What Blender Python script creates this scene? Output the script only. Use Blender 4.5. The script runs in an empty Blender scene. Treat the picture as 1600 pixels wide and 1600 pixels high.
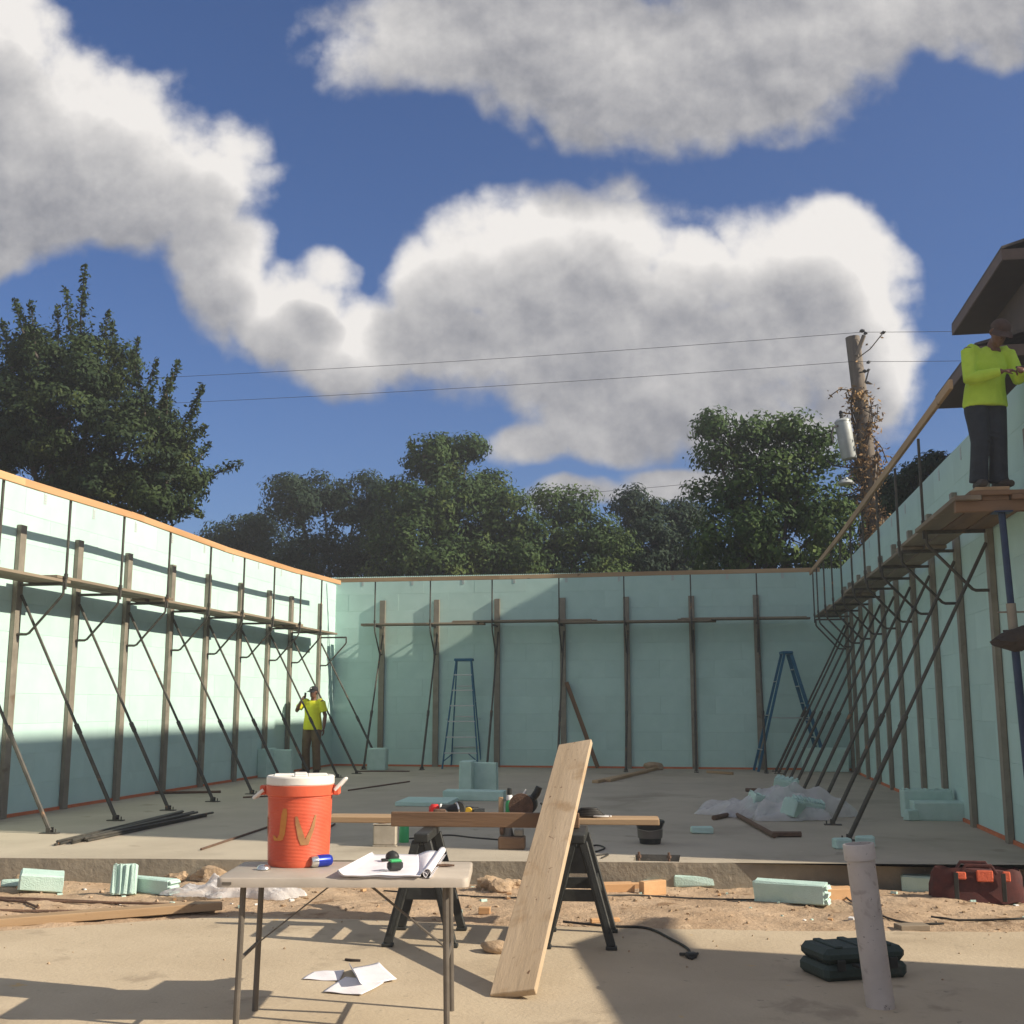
import bpy, bmesh, math, random
import numpy as np
from mathutils import Vector, Matrix

# ------------------------------------------------------------------ camera, sky, sun, exposure
S = bpy.context.scene
COL = S.collection
FPX, PITCH, YAW, CH = 1788.6, math.radians(9.5995), math.radians(9.5419), 1.38
cam = bpy.data.objects.new('camera', bpy.data.cameras.new('camera'))
COL.objects.link(cam)
cam.location = (0, 0, CH)
cam.rotation_euler = (math.pi / 2 + PITCH, 0, YAW)
cam.data.sensor_width = 36.0
cam.data.lens = 36.0 * FPX / 1600.0
cam.data.clip_start = 0.05
cam.data.clip_end = 3000.0
S.camera = cam
S.cycles.max_bounces = 5
S.cycles.diffuse_bounces = 3
S.cycles.glossy_bounces = 2
S.render.resolution_x = S.render.resolution_y = 1024

SUN_R, SUN_T = 0.13, 0.60            # light travels along (-1, R, -T)
LIGHT = Vector((-1.0, SUN_R, -SUN_T)).normalized()
SUN_EL = math.asin(-LIGHT.z)
SUN_AZ = math.atan2(-LIGHT.x, -LIGHT.y)
sun = bpy.data.objects.new('sun', bpy.data.lights.new('sun', 'SUN'))
COL.objects.link(sun)
sun.data.energy = 4.6
sun.data.color = (1.0, 0.89, 0.73)
sun.data.angle = math.radians(0.53)
sun.rotation_euler = LIGHT.to_track_quat('-Z', 'Y').to_euler()
sun.location = (30, -3, 20)

S.view_settings.view_transform = 'Standard'
S.view_settings.look = 'None'
S.view_settings.gamma = 1.0
S.view_settings.exposure = 0.62
S.view_settings.use_curve_mapping = False

W = bpy.data.worlds.new('World')
S.world = W
W.use_nodes = True

class NT:
    """small helper to write node trees as expressions"""
    def __init__(s, nt): s.nt = nt
    def n(s, t, **k):
        nd = s.nt.nodes.new(t)
        for a, b in k.items(): setattr(nd, a, b)
        return nd
    def put(s, sock, v):
        if isinstance(v, bpy.types.NodeSocket): s.nt.links.new(v, sock)
        else: sock.default_value = v
    def m(s, op, a, b=0.0, c=0.0, clamp=False):
        nd = s.n('ShaderNodeMath', operation=op, use_clamp=clamp)
        for i, v in enumerate((a, b, c)): s.put(nd.inputs[i], v)
        return nd.outputs[0]
    def v(s, op, a, b=(0, 0, 0), sc=None):
        nd = s.n('ShaderNodeVectorMath', operation=op)
        s.put(nd.inputs[0], a)
        if sc is None: s.put(nd.inputs[1], b)
        else: s.put(nd.inputs['Scale'], sc)
        return nd.outputs['Value'] if op in ('DOT_PRODUCT', 'LENGTH') else nd.outputs[0]
    def comb(s, x, y, z=0.0):
        nd = s.n('ShaderNodeCombineXYZ')
        for i, q in enumerate((x, y, z)): s.put(nd.inputs[i], q)
        return nd.outputs[0]
    def noise(s, vec, scale, detail=4.0, rough=0.55, dist=0.0, lac=2.0):
        nd = s.n('ShaderNodeTexNoise')
        s.put(nd.inputs['Vector'], vec)
        for k, q in (('Scale', scale), ('Detail', detail), ('Roughness', rough), ('Distortion', dist), ('Lacunarity', lac)):
            s.put(nd.inputs[k], q)
        return nd.outputs[0]
    def smooth(s, x, a, b, lo=0.0, hi=1.0):
        nd = s.n('ShaderNodeMapRange', interpolation_type='SMOOTHSTEP')
        for i, q in enumerate((x, a, b, lo, hi)): s.put(nd.inputs[i], q)
        return nd.outputs[0]
    def lin(s, x, a, b, lo=0.0, hi=1.0):
        nd = s.n('ShaderNodeMapRange')
        for i, q in enumerate((x, a, b, lo, hi)): s.put(nd.inputs[i], q)
        return nd.outputs[0]
    def mix(s, f, a, b):
        nd = s.n('ShaderNodeMix', data_type='RGBA')
        s.put(nd.inputs[0], f)
        s.put(nd.inputs[6], a if isinstance(a, bpy.types.NodeSocket) else (*a[:3], 1))
        s.put(nd.inputs[7], b if isinstance(b, bpy.types.NodeSocket) else (*b[:3], 1))
        return nd.outputs[2]

# camera-independent tangent frame of the part of the sky the photograph shows (constants of the world)
SKY_F = Vector((-math.sin(YAW) * math.cos(PITCH), math.cos(YAW) * math.cos(PITCH), math.sin(PITCH)))
SKY_R = Vector((math.cos(YAW), math.sin(YAW), 0))
SKY_U = SKY_R.cross(SKY_F)
# cumulus lobes as directions: (x, y, rx, ry) in photograph pixels -> tangent offsets
LOBES = [(60, 225, 300, 170), (250, 275, 190, 130), (-60, 110, 200, 150), (350, 420, 85, 125), (-80, 330, 260, 110),
         (450, 490, 110, 85), (560, 540, 130, 75), (500, 430, 60, 55), (740, 430, 160, 125), (930, 400, 160, 145), (1110, 440, 220, 140),
         (1270, 410, 130, 125), (1330, 500, 110, 110), (1340, 590, 120, 110), (1050, 600, 330, 120), (900, 520, 230, 110), (1180, 540, 200, 110), (700, 540, 170, 90), (830, 690, 110, 42),
         (960, 680, 170, 60), (900, 770, 110, 34), (1060, 755, 130, 36), (1180, 690, 160, 60),
         (800, 40, 290, 150), (980, 100, 300, 155), (1200, 60, 280, 145), (1430, 0, 270, 125), (1000, -120, 600, 140), (1600, -60, 300, 140),
         (1900, 300, 260, 120), (-420, 420, 300, 140), (2150, 640, 380, 120), (-700, 640, 300, 90)]
def build_sky():
    g = bpy.data.node_groups.new('cloud_density', 'ShaderNodeTree')
    g.interface.new_socket('P', in_out='INPUT', socket_type='NodeSocketVector')
    g.interface.new_socket('Far', in_out='INPUT', socket_type='NodeSocketFloat')
    g.interface.new_socket('D', in_out='OUTPUT', socket_type='NodeSocketFloat')
    g.interface.new_socket('A', in_out='OUTPUT', socket_type='NodeSocketFloat')
    t = NT(g)
    gi, go = t.n('NodeGroupInput'), t.n('NodeGroupOutput')
    P, far = gi.outputs[0], gi.outputs[1]
    warp = t.n('ShaderNodeTexNoise')
    t.put(warp.inputs['Vector'], P); warp.inputs['Scale'].default_value = 7.0; warp.inputs['Detail'].default_value = 3.0
    Pw = t.v('ADD', P, t.v('SCALE', t.v('SUBTRACT', warp.outputs[1], (.5, .5, .5)), sc=0.055))
    acc = None
    for (x, y, rx, ry) in LOBES:
        c = ((x - 800) / FPX, -(y - 800) / FPX, 0.0)
        q = t.v('MULTIPLY', t.v('SUBTRACT', Pw, c), (FPX / rx, FPX / ry, 0.0))
        b = t.m('SUBTRACT', 1.0, t.v('DOT_PRODUCT', q, q))
        acc = b if acc is None else t.m('SMOOTH_MAX', acc, b, 0.35)
    acc = t.m('MAXIMUM', acc, -1.6)
    low = t.m('MULTIPLY_ADD', t.noise(P, 1.6, 2.0), 5.0, -2.2)
    acc = t.m('ADD', t.m('MULTIPLY', acc, t.m('SUBTRACT', 1.0, far)), t.m('MULTIPLY', low, far))
    f1 = t.noise(P, 6.5, 9.0, 0.57)
    b1 = t.m('ABSOLUTE', t.m('SUBTRACT', t.noise(Pw, 17.0, 1.0, 0.5), 0.5))
    D = t.m('MULTIPLY_ADD', t.m('SUBTRACT', f1, 0.5), 3.0, acc)
    D = t.m('MULTIPLY_ADD', t.m('SUBTRACT', b1, 0.09), 1.3, D)
    t.put(go.inputs[0], D); t.put(go.inputs[1], acc)

    t = NT(W.node_tree)
    W.node_tree.nodes.clear()
    out, bg = t.n('ShaderNodeOutputWorld'), t.n('ShaderNodeBackground')
    sky = t.n('ShaderNodeTexSky', sky_type='NISHITA', sun_disc=False, sun_elevation=SUN_EL, sun_rotation=SUN_AZ,
              altitude=50.0, air_density=1.0, dust_density=1.2, ozone_density=2.2)
    d = t.n('ShaderNodeTexCoord').outputs['Generated']
    df = t.v('DOT_PRODUCT', d, tuple(SKY_F))
    dc = t.m('MAXIMUM', df, 0.3)
    P = t.comb(t.m('DIVIDE', t.v('DOT_PRODUCT', d, tuple(SKY_R)), dc), t.m('DIVIDE', t.v('DOT_PRODUCT', d, tuple(SKY_U)), dc))
    far = t.smooth(df, 0.80, 0.62)
    def dens(off):
        nd = t.n('ShaderNodeGroup'); nd.node_tree = g
        t.put(nd.inputs[0], t.v('ADD', P, off)); t.put(nd.inputs[1], far)
        return nd.outputs
    (D0, A0), (D1, A1) = [o_[:2] for o_ in (dens((0, 0, 0)), dens((0.016, 0.052, 0)))]
    alpha = t.smooth(D0, -0.14, 0.55)
    # light reaching a point of the cloud falls with the cloud lying between it and the sun (above, to the right)
    thick = t.m('ADD', t.m('MULTIPLY', A1, 1.15), t.m('MULTIPLY', D1, 0.42))
    L = t.m('POWER', 2.718, t.m('MULTIPLY', t.m('MAXIMUM', thick, 0.0), -1.15))
    puff = t.m('SUBTRACT', t.noise(P, 15.0, 6.0, 0.6), t.noise(t.v('ADD', P, (0.006, 0.013, 0)), 15.0, 6.0, 0.6))
    L = t.m('ADD', t.m('MULTIPLY_ADD', t.m('SUBTRACT', D0, D1), 0.08, L), t.m('MULTIPLY', puff, 0.9), clamp=True)
    ccol = t.mix(L, (2.2, 2.25, 2.5), (6.9, 6.65, 6.4))
    el = t.n('ShaderNodeSeparateXYZ'); t.put(el.inputs[0], d)
    up = t.smooth(el.outputs[2], -0.02, 0.02)
    skyc = t.v('MULTIPLY', sky.outputs[0], SKY_TINT)
    col = t.mix(t.m('MULTIPLY', alpha, up), skyc, ccol)
    t.put(bg.inputs[0], col)
    bg.inputs[1].default_value = SKY_STRENGTH
    t.put(out.inputs[0], bg.outputs[0])
    W.cycles.sampling_method = 'MANUAL'
    W.cycles.sample_map_resolution = 512
SKY_TINT, SKY_STRENGTH = (0.40, 0.55, 0.82), 0.085
build_sky()

# ------------------------------------------------------------------ pixel -> direction helpers (distance always comes from a plane of the place)
_ct = (SKY_R, SKY_U, SKY_F)
CO = Vector((0, 0, CH))
def ray(u, v): return (u - 800) / FPX * _ct[0] - (v - 800) / FPX * _ct[1] + _ct[2]
def G(u, v, z=0.0): d = ray(u, v); return CO + d * ((z - CH) / d.z)
def PX(u, v, X): d = ray(u, v); return CO + d * (X / d.x)
def PY(u, v, Y): d = ray(u, v); return CO + d * (Y / d.y)
R = math.radians

# ------------------------------------------------------------------ building blocks
class MB:
    """collects shapes; build() links them as ONE mesh object"""
    def __init__(s): s.V, s.F, s.M = [], [], []
    def add(s, verts, faces, mi=0):
        o = len(s.V); s.V += [Vector(v) for v in verts]
        s.F += [tuple(o + i for i in f) for f in faces]; s.M += [mi] * len(faces); return s
    def box(s, c, size, rot=None, ch=0.0, mi=0):
        hx, hy, hz = (q / 2 for q in size); c = Vector(c); k = min(ch, hx * .9, hy * .9, hz * .9)
        vs, fs = [], []
        if k <= 0:
            vs = [(x, y, z) for x in (-hx, hx) for y in (-hy, hy) for z in (-hz, hz)]
            fs = [(0, 1, 3, 2), (4, 6, 7, 5), (0, 4, 5, 1), (2, 3, 7, 6), (0, 2, 6, 4), (1, 5, 7, 3)]
        else:
            idx = {}
            for sx in (-1, 1):
                for sy in (-1, 1):
                    for sz in (-1, 1):
                        for a in range(3):
                            p = [sx * (hx - k), sy * (hy - k), sz * (hz - k)]
                            p[a] = (sx * hx, sy * hy, sz * hz)[a]
                            idx[(sx, sy, sz, a)] = len(vs); vs.append(tuple(p))
            for a in range(3):
                b, d = (a + 1) % 3, (a + 2) % 3
                for sg in (-1, 1):
                    f = []
                    for (q, r) in ((-1, -1), (1, -1), (1, 1), (-1, 1)):
                        k3 = [0, 0, 0]; k3[a] = sg; k3[b] = q; k3[d] = r; f.append(idx[(*k3, a)])
                    fs.append(tuple(f if sg > 0 else f[::-1]))
                for q in (-1, 1):
                    for r in (-1, 1):
                        k1, k2 = [0] * 3, [0] * 3
                        k1[a], k2[a] = -1, 1; k1[b] = k2[b] = q; k1[d] = k2[d] = r
                        f = [idx[(*k1, b)], idx[(*k2, b)], idx[(*k2, d)], idx[(*k1, d)]]
                        fs.append(tuple(f if q * r < 0 else f[::-1]))
            for sx in (-1, 1):
                for sy in (-1, 1):
                    for sz in (-1, 1):
                        f = [idx[(sx, sy, sz, a)] for a in range(3)]
                        fs.append(tuple(f if sx * sy * sz > 0 else f[::-1]))
        M = rot if rot is not None else Matrix.Identity(3)
        return s.add([c + M @ Vector(v) for v in vs], fs, mi)
    def tube(s, pts, r, n=8, cap=True, mi=0, closed=False, flat=1.0, up=None):
        pts = [Vector(p) for p in pts]; m = len(pts)
        rr = list(r) if isinstance(r, (list, tuple)) else [r] * m
        rings, prev = [], None
        for i, p in enumerate(pts):
            if closed: t = pts[(i + 1) % m] - pts[i - 1]
            else: t = pts[min(i + 1, m - 1)] - pts[max(i - 1, 0)]
            t = t.normalized() if t.length > 1e-9 else Vector((0, 0, 1))
            if prev is None:
                a = Vector(up) if up is not None else (Vector((0, 0, 1)) if abs(t.z) < .9 else Vector((1, 0, 0)))
                prev = (a - t * a.dot(t)).normalized()
            else:
                q = prev - t * prev.dot(t)
                prev = q.normalized() if q.length > 1e-6 else prev
            b = t.cross(prev)
            rings.append([p + (prev * math.cos(2 * math.pi * k / n) + b * flat * math.sin(2 * math.pi * k / n)) * rr[i] for k in range(n)])
        vs = [v for g in rings for v in g]; fs = []
        for i in range(m if closed else m - 1):
            for k in range(n):
                a, b = i * n + k, i * n + (k + 1) % n
                c, d = ((i + 1) % m) * n + (k + 1) % n, ((i + 1) % m) * n + k
                fs.append((a, b, c, d))
        if cap and not closed:
            fs.append(tuple(range(n))[::-1]); fs.append(tuple((m - 1) * n + k for k in range(n)))
        return s.add(vs, fs, mi)
    def lathe(s, prof, c=(0, 0, 0), n=24, mi=0, sx=1.0, sy=1.0):
        c = Vector(c); vs, fs = [], []
        for (r, z) in prof:
            for k in range(n):
                a = 2 * math.pi * k / n; vs.append(c + Vector((math.cos(a) * r * sx, math.sin(a) * r * sy, z)))
        m = len(prof)
        for i in range(m - 1):
            for k in range(n):
                fs.append((i * n + k, i * n + (k + 1) % n, (i + 1) * n + (k + 1) % n, (i + 1) * n + k))
        fs.append(tuple(range(n))[::-1]); fs.append(tuple((m - 1) * n + k for k in range(n)))
        return s.add(vs, fs, mi)
    def prism(s, outline, z0, z1, mi=0):
        n = len(outline)
        vs = [(x, y, z0) for x, y in outline] + [(x, y, z1) for x, y in outline]
        fs = [tuple(range(n))[::-1], tuple(range(n, 2 * n))] + [(i, (i + 1) % n, n + (i + 1) % n, n + i) for i in range(n)]
        return s.add(vs, fs, mi)
    def blob(s, c, r, seed=0, sub=2, jag=0.3, mi=0):
        bm = bmesh.new(); bmesh.ops.create_icosphere(bm, subdivisions=sub, radius=1.0)
        rn = random.Random(seed); ph = [(Vector((rn.gauss(0, 1), rn.gauss(0, 1), rn.gauss(0, 1))) * 2.2, rn.random() * 6) for _ in range(5)]
        r = Vector(r) if not isinstance(r, (int, float)) else Vector((r, r, r)); c = Vector(c)
        vs = []
        for v in bm.verts:
            k = (1 + jag * .28 * sum(math.sin(v.co.dot(p) * 3.7 + q * 2) for p, q in ph) / 2 if jag > .28 else 1) * 1 + jag * sum(math.sin(v.co.dot(p) + q) for p, q in ph) / 3 + jag * .35 * (rn.random() - .5)
            vs.append(c + Vector((v.co.x * r.x, v.co.y * r.y, v.co.z * r.z)) * k)
        fs = [tuple(v.index for v in f.verts) for f in bm.faces]; bm.free()
        return s.add(vs, fs, mi)
    def xf(s, M): s.V = [M @ v for v in s.V]; return s
    def mesh(s, name, mats, smooth=None, off=Vector((0, 0, 0))):
        me = bpy.data.meshes.new(name)
        me.from_pydata([tuple(v - off) for v in s.V], [], s.F)
        for m in (mats if isinstance(mats, (list, tuple)) else [mats]): me.materials.append(m)
        if any(s.M): me.polygons.foreach_set('material_index', s.M)
        if smooth:
            me.polygons.foreach_set('use_smooth', [True] * len(me.polygons))
            me.set_sharp_from_angle(angle=R(smooth))
        me.update(); return me
    def build(s, name, mats, parent=None, smooth=35, fix=False):
        """parts: vertices are written relative to the parent's origin (parents are unrotated while building)"""
        if parent is not None: off = Vector(parent['o'])
        else:
            xs = [v.x for v in s.V]; ys = [v.y for v in s.V]; zs = [v.z for v in s.V]
            off = Vector(((min(xs) + max(xs)) / 2, (min(ys) + max(ys)) / 2, min(zs)))
        me = s.mesh(name, mats, smooth, off)
        if fix:
            bm = bmesh.new(); bm.from_mesh(me); bmesh.ops.recalc_face_normals(bm, faces=bm.faces); bm.to_mesh(me); bm.free()
        o = bpy.data.objects.new(name, me); COL.objects.link(o)
        if parent is None: o.location = off
        else:
            o.parent = parent
            root = parent
            if parent.type == 'MESH': o['o'] = parent['o']
        o['o'] = tuple(off)
        return o

def tag(o, label=None, cat=None, group=None, kind=None):
    if label: o['label'] = label
    if cat: o['category'] = cat
    if group: o['group'] = group
    if kind: o['kind'] = kind
    return o
def thing(name, label, cat, loc=(0, 0, 0), group=None):
    o = bpy.data.objects.new(name, None); COL.objects.link(o); o.empty_display_size = .1
    o.location = loc; o['o'] = tuple(loc)
    return tag(o, label, cat, group)
def struct(o): return tag(o, kind='structure')
def copy_tree(o, parent=None):
    c = o.copy(); COL.objects.link(c); c.parent = parent
    for ch in o.children: copy_tree(ch, c)
    return c
def frame(x, up=(0, 0, 1)):
    """3x3 with local X along x, local Z as near to up as possible"""
    x = Vector(x).normalized(); up = Vector(up); y = up.cross(x)
    y = y.normalized() if y.length > 1e-6 else Vector((0, 1, 0)); z = x.cross(y)
    return Matrix((x, y, z)).transposed()
_bm = {}
def board(name, p0, p1, w, t, mat, up=(0, 0, 1), parent=None, ch=0.004):
    """timber between the middles of its two ends; w across, t along up; local X runs with the grain"""
    p0, p1 = Vector(p0), Vector(p1); L = (p1 - p0).length
    me = MB().box((0, 0, 0), (L, w, t), ch=ch).mesh(name, mat, None)
    o = bpy.data.objects.new(name, me); COL.objects.link(o)
    Mx = frame(p1 - p0, up).to_4x4(); Mx.translation = (p0 + p1) / 2
    if parent is not None:
        o.parent = parent; Mx = Matrix.Translation(-Vector(parent['o'])) @ Mx
    o.matrix_local = Mx
    o['o'] = tuple((p0 + p1) / 2)
    return o
def rotz(a): return Matrix.Rotation(a, 3, 'Z')
ORD = ['first', 'second', 'third', 'fourth', 'fifth', 'sixth', 'seventh', 'eighth', 'ninth', 'tenth', 'eleventh', 'twelfth', 'thirteenth']

# ------------------------------------------------------------------ materials
def pmat(name, c1, c2=None, rough=0.75, scale=6.0, bump=0.0, bscale=None, metal=0.0, stretch=(1, 1, 1), detail=5.0, spots=None, spec=0.4, lo=.35, hi=.65, trans=0.0, seedvar=0.0):
    m = bpy.data.materials.new(name); m.use_nodes = True
    t = NT(m.node_tree); b = m.node_tree.nodes['Principled BSDF']
    v = t.n('ShaderNodeTexCoord').outputs['Object']
    if seedvar:
        oi = t.n('ShaderNodeObjectInfo'); v = t.v('ADD', v, t.comb(t.m('MULTIPLY', oi.outputs['Random'], 37.0), t.m('MULTIPLY', oi.outputs['Random'], 91.0), 0.0))
    vs = t.v('MULTIPLY', v, stretch)
    n1 = t.noise(vs, scale, detail, 0.6)
    col = t.mix(t.lin(n1, lo, hi), c1, c2 or c1)
    if seedvar:
        hs = t.n('ShaderNodeHueSaturation'); t.put(hs.inputs['Color'], col)
        t.put(hs.inputs['Value'], t.lin(oi.outputs['Random'], 0, 1, 1 - seedvar, 1 + seedvar)); col = hs.outputs[0]
    if spots:
        for (sc_, lo_, hi_, c3) in spots:
            col = t.mix(t.smooth(t.noise(v, sc_, 4.0, 0.6, 0.4), lo_, hi_), col, c3)
    t.put(b.inputs['Base Color'], col)
    t.put(b.inputs['Roughness'], t.lin(n1, 0.3, 0.7, max(0, rough - .08), min(1, rough + .08)))
    b.inputs['Metallic'].default_value = metal
    b.inputs['Specular IOR Level'].default_value = spec
    if trans: b.inputs['Transmission Weight'].default_value = trans
    if bump:
        bp = t.n('ShaderNodeBump'); bp.inputs['Strength'].default_value = min(1.0, bump); bp.inputs['Distance'].default_value = 0.02
        t.put(bp.inputs['Height'], t.noise(vs, bscale or scale * 4, 5.0, 0.65)); t.put(b.inputs['Normal'], bp.outputs[0])
    return m
M = {}
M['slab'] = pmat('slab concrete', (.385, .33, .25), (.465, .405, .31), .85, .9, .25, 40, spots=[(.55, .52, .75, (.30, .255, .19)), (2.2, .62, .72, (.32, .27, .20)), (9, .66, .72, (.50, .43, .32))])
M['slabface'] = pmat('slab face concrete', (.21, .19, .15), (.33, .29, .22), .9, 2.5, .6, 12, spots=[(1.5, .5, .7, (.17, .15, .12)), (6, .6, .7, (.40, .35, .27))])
M['pad'] = pmat('pad concrete', (.43, .345, .235), (.51, .42, .295), .85, 1.1, .3, 30, spots=[(.7, .55, .75, (.33, .26, .175)), (2.6, .56, .72, (.345, .275, .19)), (5.5, .68, .74, (.52, .36, .17)), (14, .67, .72, (.30, .25, .18))])
M['dirt'] = pmat('dirt', (.38, .27, .175), (.50, .37, .25), .95, 2.2, 1.0, 22, spots=[(4, .56, .7, (.25, .165, .10)), (11, .6, .68, (.52, .39, .26))], spec=.1)
M['clod'] = pmat('clay clod', (.36, .26, .165), (.50, .37, .25), .95, 9, .8, 30, spec=.1)
M['ground'] = pmat('outer ground', (.12, .13, .06), (.22, .18, .11), .95, .6, .6, 6, spec=.1)
M['foam'] = pmat('green foam', (.455, .635, .585), (.495, .672, .622), .8, 3.0, .12, 160, spec=.25, seedvar=.035, spots=[(.8, .55, .8, (.42, .59, .54)), (5, .66, .74, (.51, .685, .635))])
M['scrap'] = pmat('foam scrap', (.47, .65, .575), (.54, .71, .64), .85, 7.0, .5, 90, spec=.2)
M['web'] = pmat('grey web plastic', (.45, .50, .48), (.52, .56, .54), .6, 9)
M['orange'] = pmat('orange base strip', (.52, .145, .06), (.60, .19, .08), .8, 8, .2)
M['steel'] = pmat('galvanised strongback', (.215, .19, .15), (.29, .26, .205), .6, 5, .15, 60, metal=.25, spots=[(3, .6, .75, (.17, .13, .09))], seedvar=.08)
M['pipe'] = pmat('dark brace pipe', (.055, .053, .046), (.10, .092, .075), .6, 8, .15, 60, metal=.3, spots=[(7, .62, .72, (.26, .14, .07))], seedvar=.12)
M['plank'] = pmat('weathered plank', (.17, .135, .095), (.28, .225, .16), .85, 3.0, .35, 12, stretch=(.12, 1, 1), spots=[(2.4, .56, .72, (.30, .25, .19))], seedvar=.12)
M['pine'] = pmat('new rail timber', (.50, .285, .13), (.62, .375, .19), .75, 4, .2, 14, stretch=(.1, 1, 1), seedvar=.1)
M['timber'] = pmat('old timber', (.33, .215, .115), (.47, .325, .19), .8, 4, .3, 14, stretch=(.1, 1, 1), spots=[(8, .64, .70, (.20, .12, .06))], seedvar=.1)
M['bigboard'] = pmat('dusty lumber', (.40, .295, .185), (.51, .39, .26), .85, 3, .25, 22, stretch=(.16, 1, 1), spots=[(3.4, .54, .75, (.35, .235, .13)), (17, .67, .70, (.16, .09, .05))])
M['beam'] = pmat('brown beam', (.14, .08, .045), (.225, .135, .075), .8, 4, .35, 16, stretch=(.1, 1, 1))
M['rust'] = pmat('rusty steel bar', (.10, .06, .04), (.17, .10, .065), .85, 20, .5, 90)
M['black'] = pmat('black plastic', (.018, .02, .019), (.032, .034, .031), .5, 14, .1, 60)
M['rubber'] = pmat('black rubber cord', (.02, .019, .017), (.035, .032, .028), .6, 12)
M['blue'] = pmat('blue fibreglass', (.018, .105, .185), (.026, .135, .23), .5, 10, .1, spots=[(14, .68, .71, (.30, .36, .36))])
M['bluepost'] = pmat('blue paint steel', (.012, .028, .075), (.018, .04, .10), .45, 8, .1, metal=.1)
M['alu'] = pmat('aluminium', (.50, .52, .51), (.60, .61, .60), .4, 10, metal=.8)
M['cooler'] = pmat('orange plastic', (.62, .105, .05), (.69, .13, .062), .45, 7, .06, 40, spots=[(5, .6, .8, (.62, .105, .04))])
M['lid'] = pmat('off white plastic', (.72, .69, .63), (.79, .765, .70), .5, 9, spots=[(9, .66, .72, (.55, .50, .42))])
M['yellow'] = pmat('yellow paint mark', (.60, .21, .05), (.64, .27, .06), .7, 30)
M['olive'] = pmat('olive paint mark', (.32, .15, .065), (.38, .20, .08), .7, 30)
M['tabletop'] = pmat('beige table plastic', (.41, .355, .29), (.465, .405, .335), .55, 5, .1, 220, spots=[(7, .64, .74, (.42, .355, .29))])
M['leg'] = pmat('grey brown leg paint', (.115, .10, .082), (.15, .13, .108), .5, 9, metal=.2)
M['paper'] = pmat('paper', (.77, .74, .765), (.83, .81, .83), .8, 8, spec=.2)
M['pvc'] = pmat('dusty pvc', (.50, .445, .40), (.58, .52, .47), .55, 6, .1, spots=[(10, .58, .68, (.42, .36, .32)), (38, .66, .70, (.12, .10, .09))])
M['case'] = pmat('dark green case', (.022, .040, .034), (.036, .058, .05), .6, 12, .2, 60, spots=[(6, .6, .75, (.07, .075, .06))])
M['bag'] = pmat('maroon canvas', (.06, .018, .017), (.10, .03, .026), .85, 16, .15, 90)
M['bagorange'] = pmat('orange canvas', (.52, .09, .04), (.62, .13, .06), .85, 16, .5, 60)
M['plastic_sheet'] = pmat('clear sheeting', (.72, .70, .69), (.80, .78, .77), .35, 6, .2, trans=.35)
M['tin'] = pmat('grey tin', (.34, .30, .23), (.44, .39, .31), .55, 6, .1, metal=.0, spots=[(9, .6, .7, (.25, .20, .15))])
M['chrome'] = pmat('bright metal', (.62, .62, .60), (.72, .72, .70), .22, 9, metal=.9)
M['canblue'] = pmat('blue can print', (.02, .04, .36), (.03, .06, .45), .35, 9, metal=.4)
M['red'] = pmat('red plastic', (.60, .03, .025), (.68, .05, .04), .45, 9)
M['toolyellow'] = pmat('yellow plastic', (.72, .46, .03), (.78, .52, .05), .45, 9)
M['green'] = pmat('green plastic', (.05, .40, .13), (.07, .48, .17), .45, 9)
M['white'] = pmat('white plastic', (.74, .73, .70), (.80, .79, .76), .5, 9)
M['tarp'] = pmat('dark brown tarp', (.035, .026, .021), (.055, .042, .034), .85, 9, .5, 30)
M['hivis'] = pmat('lime shirt cloth', (.42, .62, .045), (.50, .70, .07), .8, 8, .35, 26)
M['hivis2'] = pmat('yellow shirt cloth', (.74, .74, .03), (.80, .80, .05), .8, 8, .35, 26)
M['jeans'] = pmat('navy trousers', (.014, .020, .030), (.026, .034, .047), .85, 9, .5, 24)
M['khaki'] = pmat('brown trousers', (.15, .10, .055), (.21, .145, .085), .85, 7, .5, 20)
M['skin'] = pmat('skin', (.135, .062, .038), (.175, .085, .052), .55, 12)
M['capbrown'] = pmat('brown cap cloth', (.06, .036, .03), (.085, .052, .043), .85, 20)
M['capblack'] = pmat('black cap cloth', (.012, .012, .014), (.022, .022, .025), .8, 20)
M['hair'] = pmat('dark hair', (.010, .008, .007), (.018, .014, .012), .7, 30)
M['boot'] = pmat('boot leather', (.03, .024, .02), (.06, .045, .035), .7, 14)
M['bark'] = pmat('bark', (.06, .05, .04), (.115, .095, .075), .9, 5, .7, 20, stretch=(1, 1, .25))
M['polewood'] = pmat('pole wood', (.125, .105, .085), (.23, .195, .16), .9, 6, .6, 20, stretch=(1, 1, .1))
M['trafo'] = pmat('grey transformer paint', (.42, .45, .44), (.50, .53, .52), .45, 4, metal=.2)
M['wire'] = pmat('cable', (.03, .03, .03), (.05, .05, .05), .6, 5)
M['vine'] = pmat('dry vine leaves', (.22, .13, .055), (.36, .23, .10), .85, 4)
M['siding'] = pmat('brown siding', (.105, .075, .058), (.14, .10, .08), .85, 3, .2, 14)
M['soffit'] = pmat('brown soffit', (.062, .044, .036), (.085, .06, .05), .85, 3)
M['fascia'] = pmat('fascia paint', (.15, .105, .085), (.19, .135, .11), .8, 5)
M['shingle'] = pmat('roof shingle', (.08, .066, .058), (.13, .11, .095), .9, 8, .4, 30)
M['pane'] = pmat('window pane', (.04, .05, .06), (.06, .07, .08), .1, 3, spec=.6)
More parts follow.
